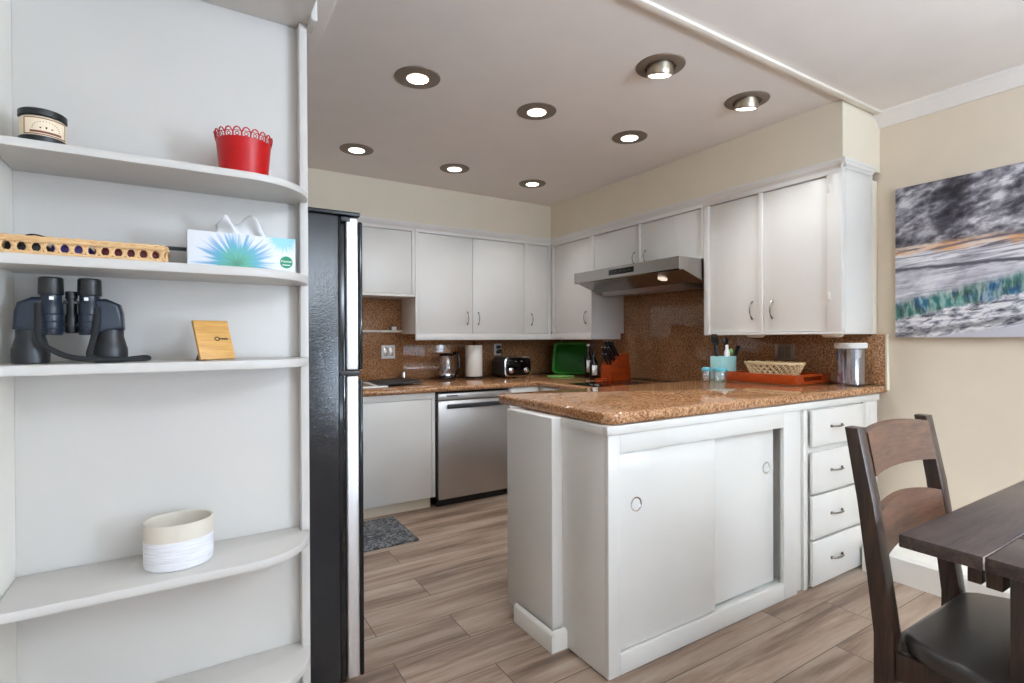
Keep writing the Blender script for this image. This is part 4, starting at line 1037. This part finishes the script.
# clear canister
cx_, cy_ = 3.165, 1.495
t = thing('canister', 'clear plastic canister with white lid at the open end of the peninsula', 'canister', (cx_, cy_, zp))
bm = bmesh.new(); lathe(bm, [(0, 0), (.066, 0), (.070, .004), (.071, .205), (.0685, .205), (.0675, .008), (0, .007)], (cx_, cy_, zp), 44); obj('body', bm, 'plasticclear', t)
bm = bmesh.new(); lathe(bm, [(.073, .206), (.079, .208), (.080, .232), (.076, .236), (0, .236)], (cx_, cy_, zp), 44); obj('lid', bm, 'white', t)
bm = bmesh.new(); tube(bm, [(cx_ + .024, cy_ - .02, zp + .012), (cx_ + .022, cy_ - .02, zp + .15)], .0055, 8, flat=(.007, .003)); lathe(bm, [(.010, .145), (.021, .155), (.027, .195), (.025, .195), (.019, .158), (0, .150)], (cx_ + .022, cy_ - .02, zp), 20)
o = obj('measuring_scoop', bm, 'puck'); tag(o, 'cream measuring scoop standing inside the clear canister', 'scoop')

# ---------------------------------------------------------------- floor mat
bm = bmesh.new(); prism(bm, rrect(.53, 1.185, 2.985, 3.47, .01, 3), .010, Vector((0, 0, 0)), AX_XY, .003)
o = obj('floor_mat', bm, 'mat'); tag(o, 'dark grey patterned floor mat in front of the sink cabinet', 'mat')

# ---------------------------------------------------------------- dining table
t = thing('dining_table', 'dark brown plank dining table in the near right corner', 'table', (2.0, -.3, 0))
tx0, tx1, te = 1.403, 2.40, .56
obj('breadboard_end', B(tx0, tx1, .4095, te, .730, .76, .003), 'tablewood', t)
obj('seam_glint', B(tx0 + .001, tx1 - .001, .4045, .4085, .732, .7597, .0003), 'chrome', t)  # chrome strip stands in for the bright glint along the table seam
for k in range(5):
    a = tx0 + (tx1 - tx0)*k/5; b = tx0 + (tx1 - tx0)*(k + 1)/5
    obj('plank', B(a + .0004, b - .0004, -1.15, .403, .730, .76, .002), wood_y if False else 'tablewood', t)
obj('apron', boxes([(tx0 + .10, tx0 + .125, -1.05, .36, .65, .7295), (tx1 - .125, tx1 - .10, -1.05, .36, .65, .7295), (tx0 + .126, tx1 - .126, .335, .36, .65, .7295)], .002), 'wooddark', t)
for y0_, y1_, z_ in ((.4245, .449, .682), (.389, .4175, .680)): obj('slide_bracket', B(1.452, 1.50, y0_, y1_, z_, .7295, .002), 'wooddark', t)
for x, y in ((1.455, .285), (tx1 - .15, .285), (1.455, -1.05), (tx1 - .15, -1.05)):
    obj('leg', B(x, x + .095, y, y + .095, 0, .729, .004), 'wooddark', t)

# ---------------------------------------------------------------- dining chair at the table's end
t = thing('dining_chair', 'dark wood dining chair with two back slats and black seat', 'chair', (1.68, .45, 0))
cxl, cxr = 1.4525, 1.90
def post(x0, x1):
    bm = bmesh.new()
    prof = [(.635, 0), (.635, .48), (.650, .62), (.672, .80), (.702, .985), (.670, .985), (.634, .80), (.608, .62), (.590, .49), (.592, 0)]
    prism(bm, prof, x1 - x0, Vector((x0, 0, 0)), AX_YZ, .003, 2); return bm
obj('back_post', post(cxl, cxl + .042), 'wooddark', t)
obj('back_post', post(cxr - .042, cxr), 'wooddark', t)
def slat(z0, z1, arch, ybase, lean, name):
    """curved slat between the posts, top edge arched"""
    bm = bmesh.new(); n = 14; lo = []
    for i in range(n + 1):
        u = i/n; x = cxl + .0425 + (cxr - cxl - .085)*u; bow = .018*(1 - (2*u - 1)**2)
        top = z1 + arch*(1 - (2*u - 1)**2); bot = z0 + arch*.55*(1 - (2*u - 1)**2)
        y_b = ybase + bow; y_t = ybase + lean + bow
        lo.append([bm.verts.new(p) for p in ((x, y_b - .009, bot), (x, y_b + .009, bot), (x, y_t + .009, top), (x, y_t - .009, top))])
    fs = []
    for A, Bq in zip(lo, lo[1:]):
        for k in range(4): fs.append(bm.faces.new((A[k], Bq[k], Bq[(k + 1) % 4], A[(k + 1) % 4])))
    fs += [bm.faces.new(lo[0]), bm.faces.new(lo[-1][::-1])]
    bmesh.ops.recalc_face_normals(bm, faces=fs); obj(name, bm, 'railwood', t)
slat(.862, .972, .012, .654, .020, 'top_slat')
slat(.672, .775, .018, .626, .016, 'back_slat')
# seat: padded, wider at the front, rounded
bm = bmesh.new()
out = [(1.497, .588), (1.465, .565), (1.43, .50), (1.405, .38), (1.40, .24), (1.415, .175), (1.46, .15), (1.89, .15), (1.935, .175), (1.95, .24), (1.945, .38), (1.92, .50), (1.885, .565), (1.856, .588)]
prism(bm, out, .050, Vector((0, 0, .452)), AX_XY, .016, 4)
obj('seat', bm, 'leather', t)
bm = boxes([(cxl + .005, cxl + .027, .20, .587, .385, .4515), (cxr - .027, cxr - .005, .20, .587, .385, .4515), (cxl + .028, cxr - .028, .19, .212, .385, .4515), (cxl + .0425, cxr - .0425, .60, .622, .385, .4515)], .002)
obj('seat_frame', bm, 'wooddark', t)
for x in (cxl + .0, cxr - .04):
    obj('front_leg', B(x, x + .04, .155, .1895, 0, .4515, .003), 'wooddark', t)
for x in (cxl + .01, cxr - .028): obj('stretcher', B(x, x + .018, .1905, .5895, .16, .19, .002), 'wooddark', t)
